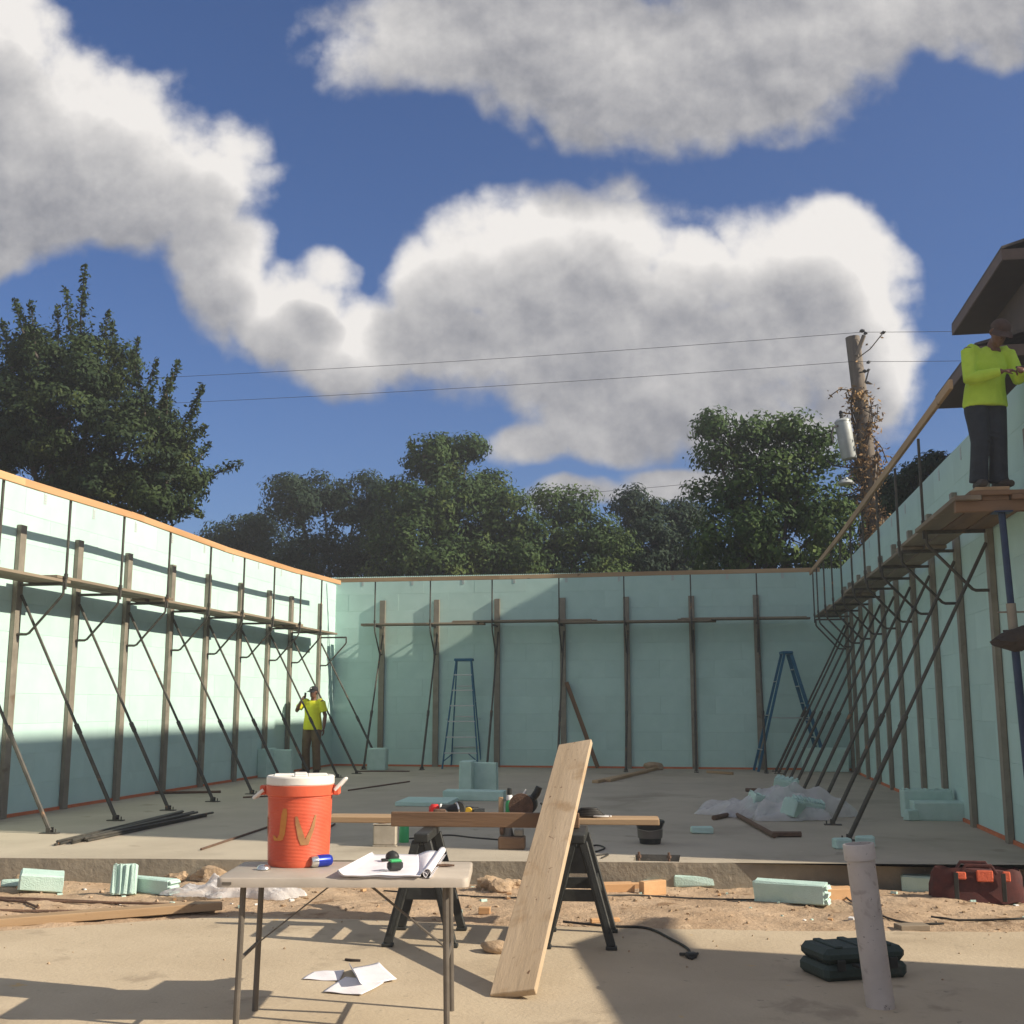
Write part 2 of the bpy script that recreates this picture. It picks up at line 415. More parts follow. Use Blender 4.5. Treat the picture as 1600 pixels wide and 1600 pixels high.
def leafmat(name, a, b, c):
    m = bpy.data.materials.new(name); m.use_nodes = True; t = NT(m.node_tree); bs = m.node_tree.nodes['Principled BSDF']
    at = t.n('ShaderNodeAttribute'); at.attribute_name = 'tone'
    v = t.n('ShaderNodeTexCoord').outputs['Object']
    col = t.mix(at.outputs['Fac'], a, b)
    col = t.mix(t.smooth(t.noise(v, .9, 3), .52, .72), col, c)
    t.put(bs.inputs['Base Color'], col); bs.inputs['Roughness'].default_value = .7; bs.inputs['Specular IOR Level'].default_value = .2
    out = m.node_tree.nodes['Material Output']; tr = t.n('ShaderNodeBsdfTranslucent'); t.put(tr.inputs[0], col)
    mx = t.n('ShaderNodeMixShader'); mx.inputs[0].default_value = .18
    t.put(mx.inputs[1], bs.outputs[0]); t.put(mx.inputs[2], tr.outputs[0]); t.put(out.inputs[0], mx.outputs[0])
    return m
M['leaf_oak'] = leafmat('oak leaf', (.018, .036, .014), (.045, .072, .022), (.075, .095, .025))
M['leaf_dark'] = leafmat('dark leaf', (.013, .030, .018), (.030, .055, .028), (.045, .068, .03))
M['leaf_mid'] = leafmat('mid leaf', (.022, .050, .014), (.058, .100, .026), (.095, .130, .030))
M['leaf_light'] = leafmat('light leaf', (.030, .065, .016), (.075, .130, .032), (.11, .155, .035))

# ------------------------------------------------------------------ setting: ground, slab, pad, dirt
XL, XR, YB = -8.67, 3.034, 26.22
HL, HB, HR = 4.22, 4.385, 4.43
ZG = -0.19                                    # level of the near concrete pad
def edgeY(x): return 10.72 + 0.115 * x        # front edge of the floor slab
b = MB().add([(-200, -180, -.36), (200, -180, -.36), (200, 220, -.36), (-200, 220, -.36)], [(0, 1, 2, 3)])
struct(b.build('ground', M['ground'], smooth=None))
# floor slab with a pocket left open near its front edge
pk = [G(993, 1336), G(1063, 1336), G(1061, 1347), G(991, 1345)]
px0, px1 = min(p.x for p in pk), max(p.x for p in pk); py0, py1 = min(p.y for p in pk) + .02, max(p.y for p in pk)
xs = [-11.5] + list(np.linspace(-9.5, px0, 13)) + [px1] + list(np.linspace(px1 + .3, 3.6, 7))
b = MB(); rn = random.Random(3); rows = []
for x in xs:
    e = edgeY(x) + rn.uniform(-.012, .012)
    ys = [e, min(py0, max(e + .06, py0)), py1, 27.2]
    rows.append([Vector((x, y, 0)) for y in ys])
n = 4; vs = [v for r_ in rows for v in r_]; fs = []
for i in range(len(xs) - 1):
    for j in range(3):
        if j == 1 and abs(xs[i] - px0) < 1e-6: continue
        fs.append((i * n + j, (i + 1) * n + j, (i + 1) * n + j + 1, i * n + j + 1))
b.add(vs, fs)
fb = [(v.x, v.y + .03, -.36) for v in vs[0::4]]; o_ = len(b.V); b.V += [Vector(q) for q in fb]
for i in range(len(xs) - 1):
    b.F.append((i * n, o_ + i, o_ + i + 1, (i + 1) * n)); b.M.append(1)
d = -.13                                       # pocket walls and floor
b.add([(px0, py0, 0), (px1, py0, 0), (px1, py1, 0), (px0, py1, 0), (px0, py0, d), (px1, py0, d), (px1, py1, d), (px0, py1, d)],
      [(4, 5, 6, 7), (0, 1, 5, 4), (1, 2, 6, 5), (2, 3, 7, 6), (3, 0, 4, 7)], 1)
slab = struct(b.build('floor_slab', [M['slab'], M['slabface']], smooth=None, fix=True))
# near pad
el = [G(-200, 1462, ZG), G(0, 1455, ZG), G(340, 1432, ZG), G(560, 1436, ZG), G(760, 1446, ZG), G(1000, 1450, ZG), G(1200, 1454, ZG), G(1600, 1456, ZG), G(1900, 1456, ZG)]
ol = []
for i in range(len(el) - 1):
    for k in range(8):
        p = el[i].lerp(el[i + 1], k / 8); ol.append((p.x, p.y + rn.uniform(-.02, .02)))
ol.append((el[-1].x, el[-1].y)); padline = list(ol)
ol = ol + [(9, 3), (9, -8), (-12, -8), (-12, 6)]
b = MB().prism(ol, -.36, ZG)
struct(b.build('concrete_pad', M['pad'], smooth=None))
# dirt strip between the pad and the slab
def padY(x):
    for (a, c) in zip(padline, padline[1:]):
        if a[0] <= x <= c[0]: return a[1] + (c[1] - a[1]) * (x - a[0]) / (c[0] - a[0])
    return padline[0][1] if x < padline[0][0] else padline[-1][1]
def dirtZ(x, y):
    s = math.sin(x * 2.3 + y * 1.7) * .012 + math.sin(x * 5.1 - y * 3.3 + 1) * .009 + math.sin(x * 11.3 + y * 9.1) * .005 + math.sin(x * 23 - y * 19) * .003
    a, e = padY(x), edgeY(x); f = (y - a) / max(.2, e - a)
    base = ZG - .004 + .012 * min(1, max(0, f * 4)) - .055 * max(0, f - .55)
    if f < .08: s *= max(0, f / .08)
    return base + s * 1.2
NX, NY = 300, 34; b = MB(); vs = []; fs = []
for i in range(NX + 1):
    x = -11 + 15.0 * i / NX; a, e = padY(x) - .06, edgeY(x) + .02
    for j in range(NY + 1):
        y = a + (e - a) * j / NY; z = dirtZ(x, y) + (.010 * (rn.random() - .5) if j > 1 else -.002)
        if j == 0: z = ZG - .03
        vs.append((x, y, z))
for i in range(NX):
    for j in range(NY): k = i * (NY + 1) + j; fs.append((k, k + NY + 1, k + NY + 2, k + 1))
b.add(vs, fs); struct(b.build('dirt_strip', M['dirt'], smooth=180))
def D(u, v):
    """point of the dirt strip seen at a pixel"""
    z = ZG
    for _ in range(8): p = G(u, v, z); z = dirtZ(p.x, p.y)
    return p
# loose pebbles, too many to count
b = MB()
for i in range(620):
    x = rn.uniform(-7.5, 3.2); a, e = padY(x), edgeY(x); f = rn.random() ** .8
    y = a + (e - a) * f * .98 + .02; r_ = rn.choice([.004, .006, .006, .009, .012, .018])
    b.blob((x, y, dirtZ(x, y) + r_ * .3), (r_, r_ * rn.uniform(.6, 1), r_ * .7), i, 1, .5)
for i in range(50):
    x = rn.uniform(-5, 3); y = padY(x) - rn.random() ** 2 * 1.5; r_ = rn.uniform(.004, .009)
    b.blob((x, y, ZG + r_ * .3), r_, i, 1, .5)
tag(b.build('pebbles', M['clod'], smooth=40), 'small stones and crumbs scattered over the bare dirt strip', 'pebbles', kind='stuff')

# ------------------------------------------------------------------ foam block walls
TH, BL = 0.29, 1.22
def foam_wall(name, label, origin, along, inward, length, H, courses=11):
    """origin: inner bottom corner; blocks are parts laid in running bond"""
    a, nrm = Vector(along), Vector(inward)
    root = thing(name, label, 'wall', origin)
    ch = H / courses; o = Vector(origin); cache = {}
    rot = Matrix((a, -nrm, Vector((0, 0, 1)))).transposed()
    if rot.determinant() < 0: rot = Matrix((-a, -nrm, Vector((0, 0, 1)))).transposed()
    rnd = random.Random(len(name))
    for c in range(courses):
        s = -BL / 2 * (c % 2)
        while s < length - .01:
            s0, s1 = max(0, s), min(length, s + BL); L = round(s1 - s0, 3)
            if L > .02:
                if L not in cache: cache[L] = MB().box((0, 0, 0), (L - .0008, TH, ch - .0008), ch=.0022).mesh('foam_block', M['foam'], None)
                ob = bpy.data.objects.new('foam_block', cache[L]); COL.objects.link(ob); ob.parent = root
                ctr = a * ((s0 + s1) / 2) - nrm * (TH / 2 + rnd.uniform(-.0012, .0012)) + Vector((0, 0, ch * (c + .5)))
                ob.matrix_local = Matrix.Translation(ctr) @ rot.to_4x4()
            s += BL
    b = MB(); k = 0                                        # interlocking nubs along the top edge
    while k * .05 < length - .03:
        for off in (.02, TH - .045):
            b.box(o + a * (k * .05 + .02) - nrm * (off + .012) + Vector((0, 0, H + .011)), (.026, .026, .022), rot)
        k += 1
    tag(b.build('interlock_teeth', M['foam'], root, None), kind='stuff')
    return root, o, a, nrm
wl = foam_wall('foam_wall', 'sunlit pale green foam block wall along the left side', (XL, 9.75, 0), (0, 1, 0), (1, 0, 0), YB - 9.75, HL)
wb = foam_wall('foam_wall', 'long shaded green foam block wall across the back', (XL - TH, YB, 0), (1, 0, 0), (0, -1, 0), XR - XL + 2 * TH, HB)
wr = foam_wall('foam_wall', 'shaded green foam block wall along the right side', (XR, 10.70, 0), (0, 1, 0), (-1, 0, 0), YB - 10.70, HR)
def base_strip(w, L):
    root, o, a, nrm = w
    b = MB().box(o + a * (L / 2) + nrm * .012 + Vector((0, 0, .02)), (L if abs(a.x) > .5 else .024, L if abs(a.y) > .5 else .024, .04))
    b.build('base_strip', M['orange'], root, None)
base_strip(wl, YB - 9.75); base_strip(wb, XR - XL + 2 * TH); base_strip(wr, YB - 10.70)
# grey plastic web tabs showing at the top course
def web_tabs(w, ss, H):
    root, o, a, nrm = w
    for s in ss:
        b = MB()
        for q in range(4): b.box(o + a * s + nrm * .003 + Vector((0, 0, H - .08 - q * .035)), (.055 if abs(a.x) > .5 else .008, .055 if abs(a.y) > .5 else .008, .022))
        b.box(o + a * (s - .02) + nrm * .002 + Vector((0, 0, H - .125)), (.02 if abs(a.x) > .5 else .006, .02 if abs(a.y) > .5 else .006, .16))
        b.build('web_tab', M['web'], root, None)
web_tabs(wl, [4.1 + 1.25 * i for i in range(9)], HL + .02)
web_tabs(wb, [.95 + 1.22 * i for i in range(9)], HB + .01)
web_tabs(wr, [3.2 + 1.3 * i for i in range(8)], HR + .01)

# ------------------------------------------------------------------ wall braces (strongback, bracket, guard post, raking pipe)
def make_brace(ztop, zc, zrail, foot, label, group):
    """local frame: wall at x = 0, +x into the room"""
    t = thing('wall_brace', label, 'wall brace', (0, 0, 0), group)
    b = MB()
    b.box((.062, 0, ztop / 2), (.012, .13, ztop), ch=.003)
    for s in (-1, 1):
        b.box((.033, s * .059, ztop / 2), (.046, .012, ztop))
        b.box((.006, s * .045, ztop / 2), (.008, .016, ztop))
    b.build('strongback', M['steel'], t, None)
    b = MB().box((.37, .0, zc - .03), (.60, .036, .036), ch=.004)
    b.build('bracket_arm', M['pipe'], t, None)
    e = .68
    b = MB().tube([(.07, 0, zc - .66), (.20, 0, zc - .66), (.235, 0, zc - .645), (e - .035, 0, zc - .19), (e - .01, 0, zc - .15), (e - .01, 0, zc - .02)], .017, 8)
    b.build('bracket_strut', M['pipe'], t)
    b = MB().box((e + .012, 0, (zc - .10 + zrail) / 2), (.028, .028, zrail - zc + .10), ch=.004)
    b.box((e + .012, 0, zc + .07), (.04, .04, .06), ch=.003)
    b.build('guard_post', M['pipe'], t, None)
    p0, p1 = Vector((.075, .03, zc - .16)), Vector((foot, .03, .03))
    q = p0.lerp(p1, .62)
    b = MB().tube([p0, q], .019, 8).tube([q - (p1 - p0) * .03, p1], .025, 8)
    b.tube([q - (p1 - p0) * .028, q + (p1 - p0) * .012], .031, 8)
    b.build('raking_pipe', M['pipe'], t)
    b = MB().box((foot, .03, .006), (.20, .09, .012), ch=.002)
    for s in (-1, 1): b.box((foot, .03 + s * .035, .035), (.05, .008, .06))
    b.tube([(foot + .07, .03, .01), (foot + .07, .03, .05)], .008, 6)
    b.build('foot_plate', M['pipe'], t, None)
    return t
BP = {'L': (3.67, 2.93, 4.00, 1.54), 'B': (3.83, 3.22, 4.25, 1.42), 'R': (3.91, 3.24, 4.24, 1.62)}
LY = [11.88, 13.32, 14.71, 16.13, 17.60, 19.0, 20.45, 21.90, 23.16, 25.0]
BX = [-7.50, -6.19, -4.75, -3.22, -1.76, -.29, 1.14]
RY = [12.70, 14.30, 15.88, 17.36, 18.85, 20.30, 21.75, 23.2, 24.65, 25.5]
def place(key, spots, rz, labels, group):
    proto = make_brace(*BP[key], labels[0], group)
    for i, (x, y) in enumerate(spots):
        o = proto if i == 0 else copy_tree(proto)
        o.location = (x, y, 0); o.rotation_euler = (0, 0, rz); o['label'] = labels[i]
        if key == 'L' and y > 24.8:
            for c_ in [c_ for c_ in o.children if c_.name.startswith('guard_post')]: bpy.data.objects.remove(c_)
place('L', [(XL, y) for y in LY], 0, ['grey strongback with raking pipe brace on sunlit left wall, %s from the open end' % ORD[i] for i in range(len(LY))], 'braces along the left wall')
place('B', [(x, YB) for x in BX], -math.pi / 2, ['dark strongback with pipe brace on the back wall, %s from the left corner' % ORD[i] for i in range(len(BX))], 'braces along the back wall')
place('R', [(XR, y) for y in RY], math.pi, ['shaded strongback with pipe brace on right wall, %s from the near end' % ORD[i] for i in range(len(RY))], 'braces along the right wall')
# one more bare strongback by the worker's platform
b = MB(); b.box((XR - .062, 10.97, 1.96), (.012, .13, 3.92), ch=.003)
for s in (-1, 1): b.box((XR - .033, 10.97 + s * .059, 1.96), (.046, .012, 3.92))
tag(b.build('strongback', M['steel'], None, None), 'bare strongback post on right wall nearest the photographer, beside the blue post', 'strongback')

# catwalk planks: two rows, lapped along the wall
def planks(side, p_at, spans, zc, offs, word):
    for r_, off in enumerate(offs):
        for i, (s0, s1) in enumerate(spans):
            lift = .022 + .042 * ((i + (side == 'right')) % 2)
            o = board('scaffold_plank', p_at(s0 + .08 * r_, off) + Vector((0, 0, zc + lift - .01)), p_at(s1 - .1 * r_, off) + Vector((0, 0, zc + lift - .01)), .235, .038, M['plank'])
            tag(o, 'weathered plank on %s catwalk, %s row, %s from %s' % (side, 'wall side' if r_ == 0 else 'outer', ORD[i], word), 'plank', 'planks of the %s catwalk' % side)
planks('left', lambda s, o: Vector((XL + o, s, 0)), [(10.2, 13.6), (13.1, 16.5), (16.0, 19.3), (18.8, 22.3), (21.7, 24.5)], BP['L'][1], (.28, .54), 'the open end')
planks('back', lambda s, o: Vector((s, YB - o, 0)), [(XL + .75, -5.0), (-5.75, -2.4), (-3.3, .25), (-.6, XR - .75)], BP['B'][1], (.28, .54), 'the left corner')
planks('right', lambda s, o: Vector((XR - o, s, 0)), [(12.45, 14.9), (14.2, 17.9), (17.2, 20.8), (20.1, 23.4), (22.8, 25.9)], BP['R'][1], (.28, .54), 'the near end')
# guard rails
def rails(side, pts, mat, word, ins):
    for i, (a, c) in enumerate(zip(pts, pts[1:])):
        a, c = Vector(a), Vector(c); d_ = (c - a).normalized()
        s = Vector(ins) * (.040 * (i % 2))
        o = board('guard_rail', a - d_ * .18 + s, c + d_ * .18 + s, .038, .092, M[mat])
        tag(o, 'timber guard rail above the %s catwalk, %s board from %s' % (side, ORD[i], word), 'guard rail', 'guard rails of the %s catwalk' % side)
zl, zb, zr = BP['L'][2], BP['B'][2], BP['R'][2]
xo = XL + .73
rails('left', [(xo, 9.6, zl + .0), (xo, 12.4, zl), (xo, 15.0, zl + .03), (xo, 18.2, zl - .02), (xo, 21.4, zl), (xo, 24.1, zl + .06)], 'pine', 'the open end', (.04, 0, 0))
rails('back', [(XL + .35, YB - .73, zb), (-4.4, YB - .73, zb), (-.9, YB - .73, zb + .03), (XR - .72, YB - .73, zb + .04)], 'timber', 'the left corner', (0, -.04, 0))
rails('right', [(XR - .73, 10.95, zr + .07), (XR - .73, 15.3, zr + .03), (XR - .73, 19.8, zr - .02), (XR - .73, 25.5, zr)], 'timber', 'the near end', (-.04, 0, 0))

# ------------------------------------------------------------------ houses on the right
def slab_roof(b, x0, x1, y0, y1, z0, z1, th=.16):
    """tilted roof plane from the eave (x0, z0) to (x1, z1)"""
    vs = [(x0, y0, z0), (x1, y0, z1), (x1, y1, z1), (x0, y1, z0)]
    b.add(vs + [(x, y, z + th) for x, y, z in vs], [(3, 2, 1, 0), (4, 5, 6, 7), (0, 1, 5, 4), (1, 2, 6, 5), (2, 3, 7, 6), (3, 0, 4, 7)])
h = thing('brown_house', 'tall brown house with deep dark soffits behind the right wall', 'house', (9.5, 19, -.36))
b = MB().box((13.0, 18.6, 5.1), (8.4, 17.4, 10.9)).box((7.45, 22.85, 4.55), (2.7, 3.1, 9.8)); b.build('wall', M['siding'], h, None)
b = MB(); slab_roof(b, 8.2, 13.0, 9.4, 27.9, 10.95, 13.2); slab_roof(b, 17.8, 13.0, 9.4, 27.9, 10.95, 13.2); rf = b.build('roof', M['shingle'], h, None, fix=True)
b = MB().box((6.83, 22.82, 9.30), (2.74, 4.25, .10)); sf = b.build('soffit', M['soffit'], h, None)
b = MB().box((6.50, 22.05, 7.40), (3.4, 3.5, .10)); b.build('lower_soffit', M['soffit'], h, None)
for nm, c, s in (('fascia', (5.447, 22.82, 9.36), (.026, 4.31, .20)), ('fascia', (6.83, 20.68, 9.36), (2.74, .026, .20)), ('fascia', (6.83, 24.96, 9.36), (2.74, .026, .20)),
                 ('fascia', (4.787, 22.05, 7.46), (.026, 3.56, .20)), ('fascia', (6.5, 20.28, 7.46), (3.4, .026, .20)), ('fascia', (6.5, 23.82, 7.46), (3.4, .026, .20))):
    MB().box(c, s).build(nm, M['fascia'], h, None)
b = MB(); slab_roof(b, 5.44, 8.75, 20.67, 24.97, 9.47, 10.5, .05); b.build('wing_roof', M['shingle'], h, None, fix=True)
b = MB(); slab_roof(b, 4.78, 8.75, 20.27, 23.83, 7.57, 8.6, .05); b.build('lower_roof', M['shingle'], h, None, fix=True)
for (y, z) in ((12.5, 3), (16, 3), (19.5, 3), (12.5, 7.5), (16, 7.5)):
    f = MB().box((8.785, y, z), (.05, 1.2, 1.6)).build('window', M['fascia'], h, None); MB().box((8.755, y, z), (.02, 1.0, 1.4)).build('pane', M['pane'], f, None)
# unseen lean-to shed added beside the pad, shaped to throw the lower-right shade
E0 = Vector((3.50, 7.40, 0)); ea = Vector((.235, -.972, 0)).normalized(); eb = Vector((.972, .235, 0)).normalized()
sh = thing('shade_shed', 'unseen grey boarded lean-to shed added right of the pad to cast shade', 'shed', (5, 3.5, -.36))
def Q(a, c, z): return E0 + ea * a + eb * c + Vector((0, 0, z))
def quadbox(b, a0, a1, c0, c1, zb0, zb1, zt0, zt1):
    vs = [Q(a0, c0, zb0), Q(a1, c0, zb0), Q(a1, c1, zb1), Q(a0, c1, zb1), Q(a0, c0, zt0), Q(a1, c0, zt0), Q(a1, c1, zt1), Q(a0, c1, zt1)]
    b.add(vs, [(3, 2, 1, 0), (4, 5, 6, 7), (0, 1, 5, 4), (1, 2, 6, 5), (2, 3, 7, 6), (3, 0, 4, 7)])
b = MB(); quadbox(b, .85, 9.4, .30, 2.5, -.36, -.36, 2.50, 3.55); b.build('wall', M['plank'], sh, None, fix=True)
b = MB(); quadbox(b, 0, 10, 0, 2.75, 2.38, 3.72, 2.48, 3.82); b.build('roof', M['shingle'], sh, None, fix=True)
b = MB(); quadbox(b, 3.0, 3.95, .262, .30, -.19, -.19, 1.85, 1.85); dr = b.build('door', M['timber'], sh, None, fix=True)

# ------------------------------------------------------------------ trees
def leaves_mesh(name, P, N, size, tone, mat, off, rs):
    n = len(P); N = N / np.linalg.norm(N, axis=1, keepdims=True)
    a = rs.normal(size=(n, 3)); a -= N * (a * N).sum(1, keepdims=True); a /= np.linalg.norm(a, axis=1, keepdims=True)
    b_ = np.cross(N, a); L = size * rs.uniform(.6, 1.35, (n, 1)); w = L * rs.uniform(.34, .5, (n, 1)); bend = N * L * rs.uniform(-.25, .25, (n, 1))
    P = P - np.array(off)
    V = np.stack([P - a * L * .5, P + b_ * w * .5 + bend * .4, P + a * L * .5 + bend * .2, P - b_ * w * .5 + bend * .4], 1).reshape(-1, 3)
    me = bpy.data.meshes.new(name); me.vertices.add(4 * n); me.vertices.foreach_set('co', V.ravel().astype(np.float32))
    me.loops.add(4 * n); me.loops.foreach_set('vertex_index', np.arange(4 * n, dtype=np.int32))
    me.polygons.add(n); me.polygons.foreach_set('loop_start', np.arange(0, 4 * n, 4, dtype=np.int32)); me.polygons.foreach_set('loop_total', np.full(n, 4, np.int32))
    me.materials.append(mat)
    at = me.attributes.new('tone', 'FLOAT', 'FACE'); at.data.foreach_set('value', tone.astype(np.float32))
    me.update(); return me
def tree(name, label, Yd, lobes, mat, trunk_px, leaf=.165, dens=1.0, seed=0, shoots=(), clump=.66, cat='tree', group='trees beyond the walls', trunk_r=.28, zbase=-.36):
    rs = np.random.RandomState(seed); rn = random.Random(seed)
    base = PY(trunk_px, 900, Yd); base.z = zbase
    t = thing(name, label, cat, tuple(base), group)
    Ps, Ns, Ts = [], [], []; tr = MB(); ctrs = []
    sc = Yd * 1.02 / FPX
    for (cx, cy, rx, ry) in lobes:
        c = PY(cx, cy, Yd + rn.uniform(-.8, .8)); r_ = np.array([rx * sc, (rx + ry) / 2 * sc * .9, ry * sc]); ctrs.append((c, r_))
        vol = r_[0] * r_[1] * r_[2]; K = max(10, int(dens * 11.0 * (vol ** (2 / 3)) / clump ** 2 * .9))
        for k in range(K):
            d = rs.normal(size=3); d /= np.linalg.norm(d); rad = rs.uniform(.35, 1.0) ** .5
            cc = np.array(c) + d * r_ * rad; cr = clump * rs.uniform(.55, 1.2); m = int(105 * dens * (cr / clump) ** 2 * (.17 / leaf) ** 1.2)
            q = rs.normal(size=(m, 3)); q *= np.minimum(1, 1.75 / np.linalg.norm(q, axis=1, keepdims=True)); q *= cr * .5 * np.array([1, 1, .62]); Ps.append(cc + q)
            Ns.append(rs.normal(size=(m, 3)) * .42 + q / (cr * .5) * .9 + d * .35 + np.array([0, 0, .35])); Ts.append(np.clip(rs.uniform(-.1, 1) * .85 + rs.uniform(-.12, .2, m), 0, 1))
            if k % 14 == 0: tr.tube([tuple(c), tuple((Vector(cc) + c) / 2 + Vector((0, 0, -.1))), tuple(cc)], [.02, .014, .006], 5, cap=False)
    for (x0, y0, x1, y1) in shoots:
        p0, p1 = PY(x0, y0, Yd + rn.uniform(-1, 1)), PY(x1, y1, Yd + rn.uniform(-1, 1)); L = (p1 - p0).length
        mid = p0.lerp(p1, .5) + Vector((rn.uniform(-.1, .1), 0, rn.uniform(-.1, .1))); tr.tube([p0, mid, p1], [.03, .02, .006], 5, cap=False)
        for s in np.arange(.0, 1.0, .11 / L):
            c = np.array(p0.lerp(p1, s)); rr = (.24 * (1 - s) + .06) * rs.uniform(.55, 1.25); m = int(30 * (1 - .5 * s))
            q = rs.normal(size=(m, 3)) * rr * .55; Ps.append(c + q); Ns.append(rs.normal(size=(m, 3)) + np.array([0, 0, .5])); Ts.append(rs.uniform(0, .8, m))
    # trunk and limbs
    top = max(ctrs, key=lambda q: q[0].z)[0]; fork = base.lerp(Vector((base.x * .5 + top.x * .5, base.y, top.z)), .45)
    t1 = MB().tube([base, base.lerp(fork, .5) + Vector((rn.uniform(-.15, .15), 0, 0)), fork], [trunk_r, trunk_r * .8, trunk_r * .65], 10)
    for c, r_ in ctrs: t1.tube([fork - Vector((0, 0, .3)), fork.lerp(c, .5) + Vector((0, 0, .3)), c], [trunk_r * .36, trunk_r * .2, .03], 7, cap=False)
    tk = t1.build('trunk', M['bark'], t); tag(tr.build('branches', M['bark'], t), kind='stuff')
    P, N, T = np.concatenate(Ps), np.concatenate(Ns), np.concatenate(Ts)
    o = bpy.data.objects.new('crown', leaves_mesh('crown', P, N, leaf, T, M[mat], base, rs)); COL.objects.link(o); o.parent = t
    return t, len(P)
nl = 0
def T(*a, **k):
    global nl
    t, n_ = tree(*a, **k); nl += n_
T('oak_tree', 'big dark tree with upright leafy shoots rising behind the left wall', 24.5, [(110, 650, 110, 95), (20, 640, 90, 90), (60, 750, 150, 90), (205, 700, 100, 90), (150, 575, 70, 55), (60, 570, 60, 55), (260, 755, 70, 60), (-70, 680, 110, 110), (160, 780, 120, 60)],
  'leaf_oak', 120, leaf=.125, dens=1.0, seed=11, clump=.42, trunk_r=.35,
  shoots=[(125, 560, 133, 412), (120, 560, 103, 450), (90, 560, 90, 475), (60, 560, 22, 466), (60, 580, 48, 470), (150, 570, 171, 485), (185, 620, 175, 500), (200, 640, 216, 525), (225, 660, 245, 560), (240, 680, 279, 566),
          (270, 720, 318, 600), (290, 740, 330, 690), (270, 760, 382, 722), (280, 770, 330, 745), (290, 790, 318, 808), (20, 580, 4, 500), (240, 690, 205, 545), (290, 700, 322, 665), (250, 700, 262, 590)])
T('round_tree', 'small rounded dark tree just right of the tall left tree', 43, [(383, 835, 58, 44), (350, 855, 50, 35), (420, 860, 50, 40), (380, 890, 70, 30)], 'leaf_dark', 385, seed=12, dens=1.35)
T('dark_tree', 'broad dark tree with sky showing through its lower branches', 41, [(462, 785, 45, 45), (505, 768, 45, 30), (560, 780, 50, 42), (455, 740 + 35, 35, 30), (560, 840, 60, 50), (470, 860, 40, 30), (600, 800, 45, 40), (500, 880, 80, 40), (590, 885, 70, 35)], 'leaf_dark', 530, seed=13, dens=1.25)
T('tall_tree', 'tallest tree behind the back wall with a bare-stemmed tuft', 38, [(662, 712, 32, 30), (690, 735, 40, 35), (735, 700, 18, 14), (700, 705, 24, 22), (670, 780, 75, 50), (640, 840, 75, 55), (720, 800, 70, 55), (720, 860, 80, 45), (660, 890, 90, 35), (750, 890, 70, 35)], 'leaf_mid', 680, seed=14, dens=1.3,
  shoots=[(712, 740, 745, 692), (650, 720, 640, 690), (690, 710, 700, 688)])
T('pointed_tree', 'lower pointed tree beside the tallest tree, over the step ladder', 39, [(763, 765, 26, 30), (790, 800, 42, 40), (780, 850, 55, 45), (820, 850, 40, 45), (800, 890, 70, 35)], 'leaf_mid', 780, seed=15, dens=1.35)
T('ragged_tree', 'ragged tree with small sky gaps near the middle of the back wall', 40, [(858, 790, 28, 24), (895, 790, 30, 26), (905, 830, 48, 38), (860, 850, 50, 45), (945, 855, 40, 45), (890, 890, 80, 35)], 'leaf_mid', 890, seed=16, dens=1.3)
T('low_dark_tree', 'low dark tree left of the large bright tree', 42, [(995, 795, 36, 28), (1035, 815, 45, 36), (1070, 800, 32, 28), (1000, 850, 55, 45), (1070, 855, 55, 45), (1020, 892, 90, 35)], 'leaf_dark', 1030, seed=17, dens=1.35)
T('large_tree', 'large bright green tree beside the utility pole', 33.5, [(1140, 690, 42, 36), (1190, 680, 45, 32), (1235, 690, 40, 32), (1280, 700, 28, 26), (1125, 750, 42, 48), (1190, 755, 65, 55), (1255, 770, 55, 55), (1150, 830, 65, 55), (1230, 840, 75, 50), (1290, 820, 34, 48), (1110, 860, 40, 40), (1110, 665, 18, 12), (1190, 895, 90, 35), (1270, 890, 50, 35)],
  'leaf_light', 1200, leaf=.17, seed=18, dens=1.2)
T('ivy_tree', 'dark ivy-clad tree around the utility pole base', 34.5, [(1345, 770, 26, 40), (1352, 840, 32, 50), (1385, 800, 30, 55), (1415, 765, 26, 34), (1300, 880, 40, 30)], 'leaf_dark', 1360, leaf=.16, seed=19, dens=1.1)
T('hedge_tree', 'dark green tree top peeking over the right wall', 27.0, [(1432, 742, 26, 22), (1462, 722, 14, 12), (1400, 770, 26, 26)], 'leaf_dark', 1430, leaf=.12, seed=20, dens=1.2, clump=.4)

# ------------------------------------------------------------------ utility pole, transformer, wires, street lamp
YP = 31.0
pt, pb = PY(1332, 527, YP), PY(1378, 890, YP); dp = (pb - pt); pbase = pt + dp * ((-.36 - pt.z) / dp.z)
pole = thing('utility_pole', 'leaning wooden utility pole wound with dry vines', 'utility pole', tuple(pbase))
def onp(f): return pbase.lerp(pt, f)
MB().tube([onp(0), onp(.25), onp(.5), onp(.75), onp(1)], [.25, .235, .22, .205, .19], 12).build('shaft', M['polewood'], pole)
MB().tube([PY(1338, 556, YP - .2), PY(1350, 524, YP - .25)], .055, 6).build('top_bracket', M['polewood'], pole)
b = MB()
for (u, v, r_) in ((1347, 517, .06), (1352, 521, .05), (1357, 566, .05), (1357, 578, .04), (1380, 520, .05), (1356, 598, .05), (1351, 580, .05)): b.blob(PY(u, v, YP - .25), (r_ * 1.3, r_, r_), int(u), 1, .2)
b.tube([PY(1343, 582, YP - .2), PY(1357, 580, YP - .3), PY(1352, 598, YP - .25)], .025, 5)
b.build('insulators', M['wire'], pole)
rs = np.random.RandomState(5); P = []
vm = MB()
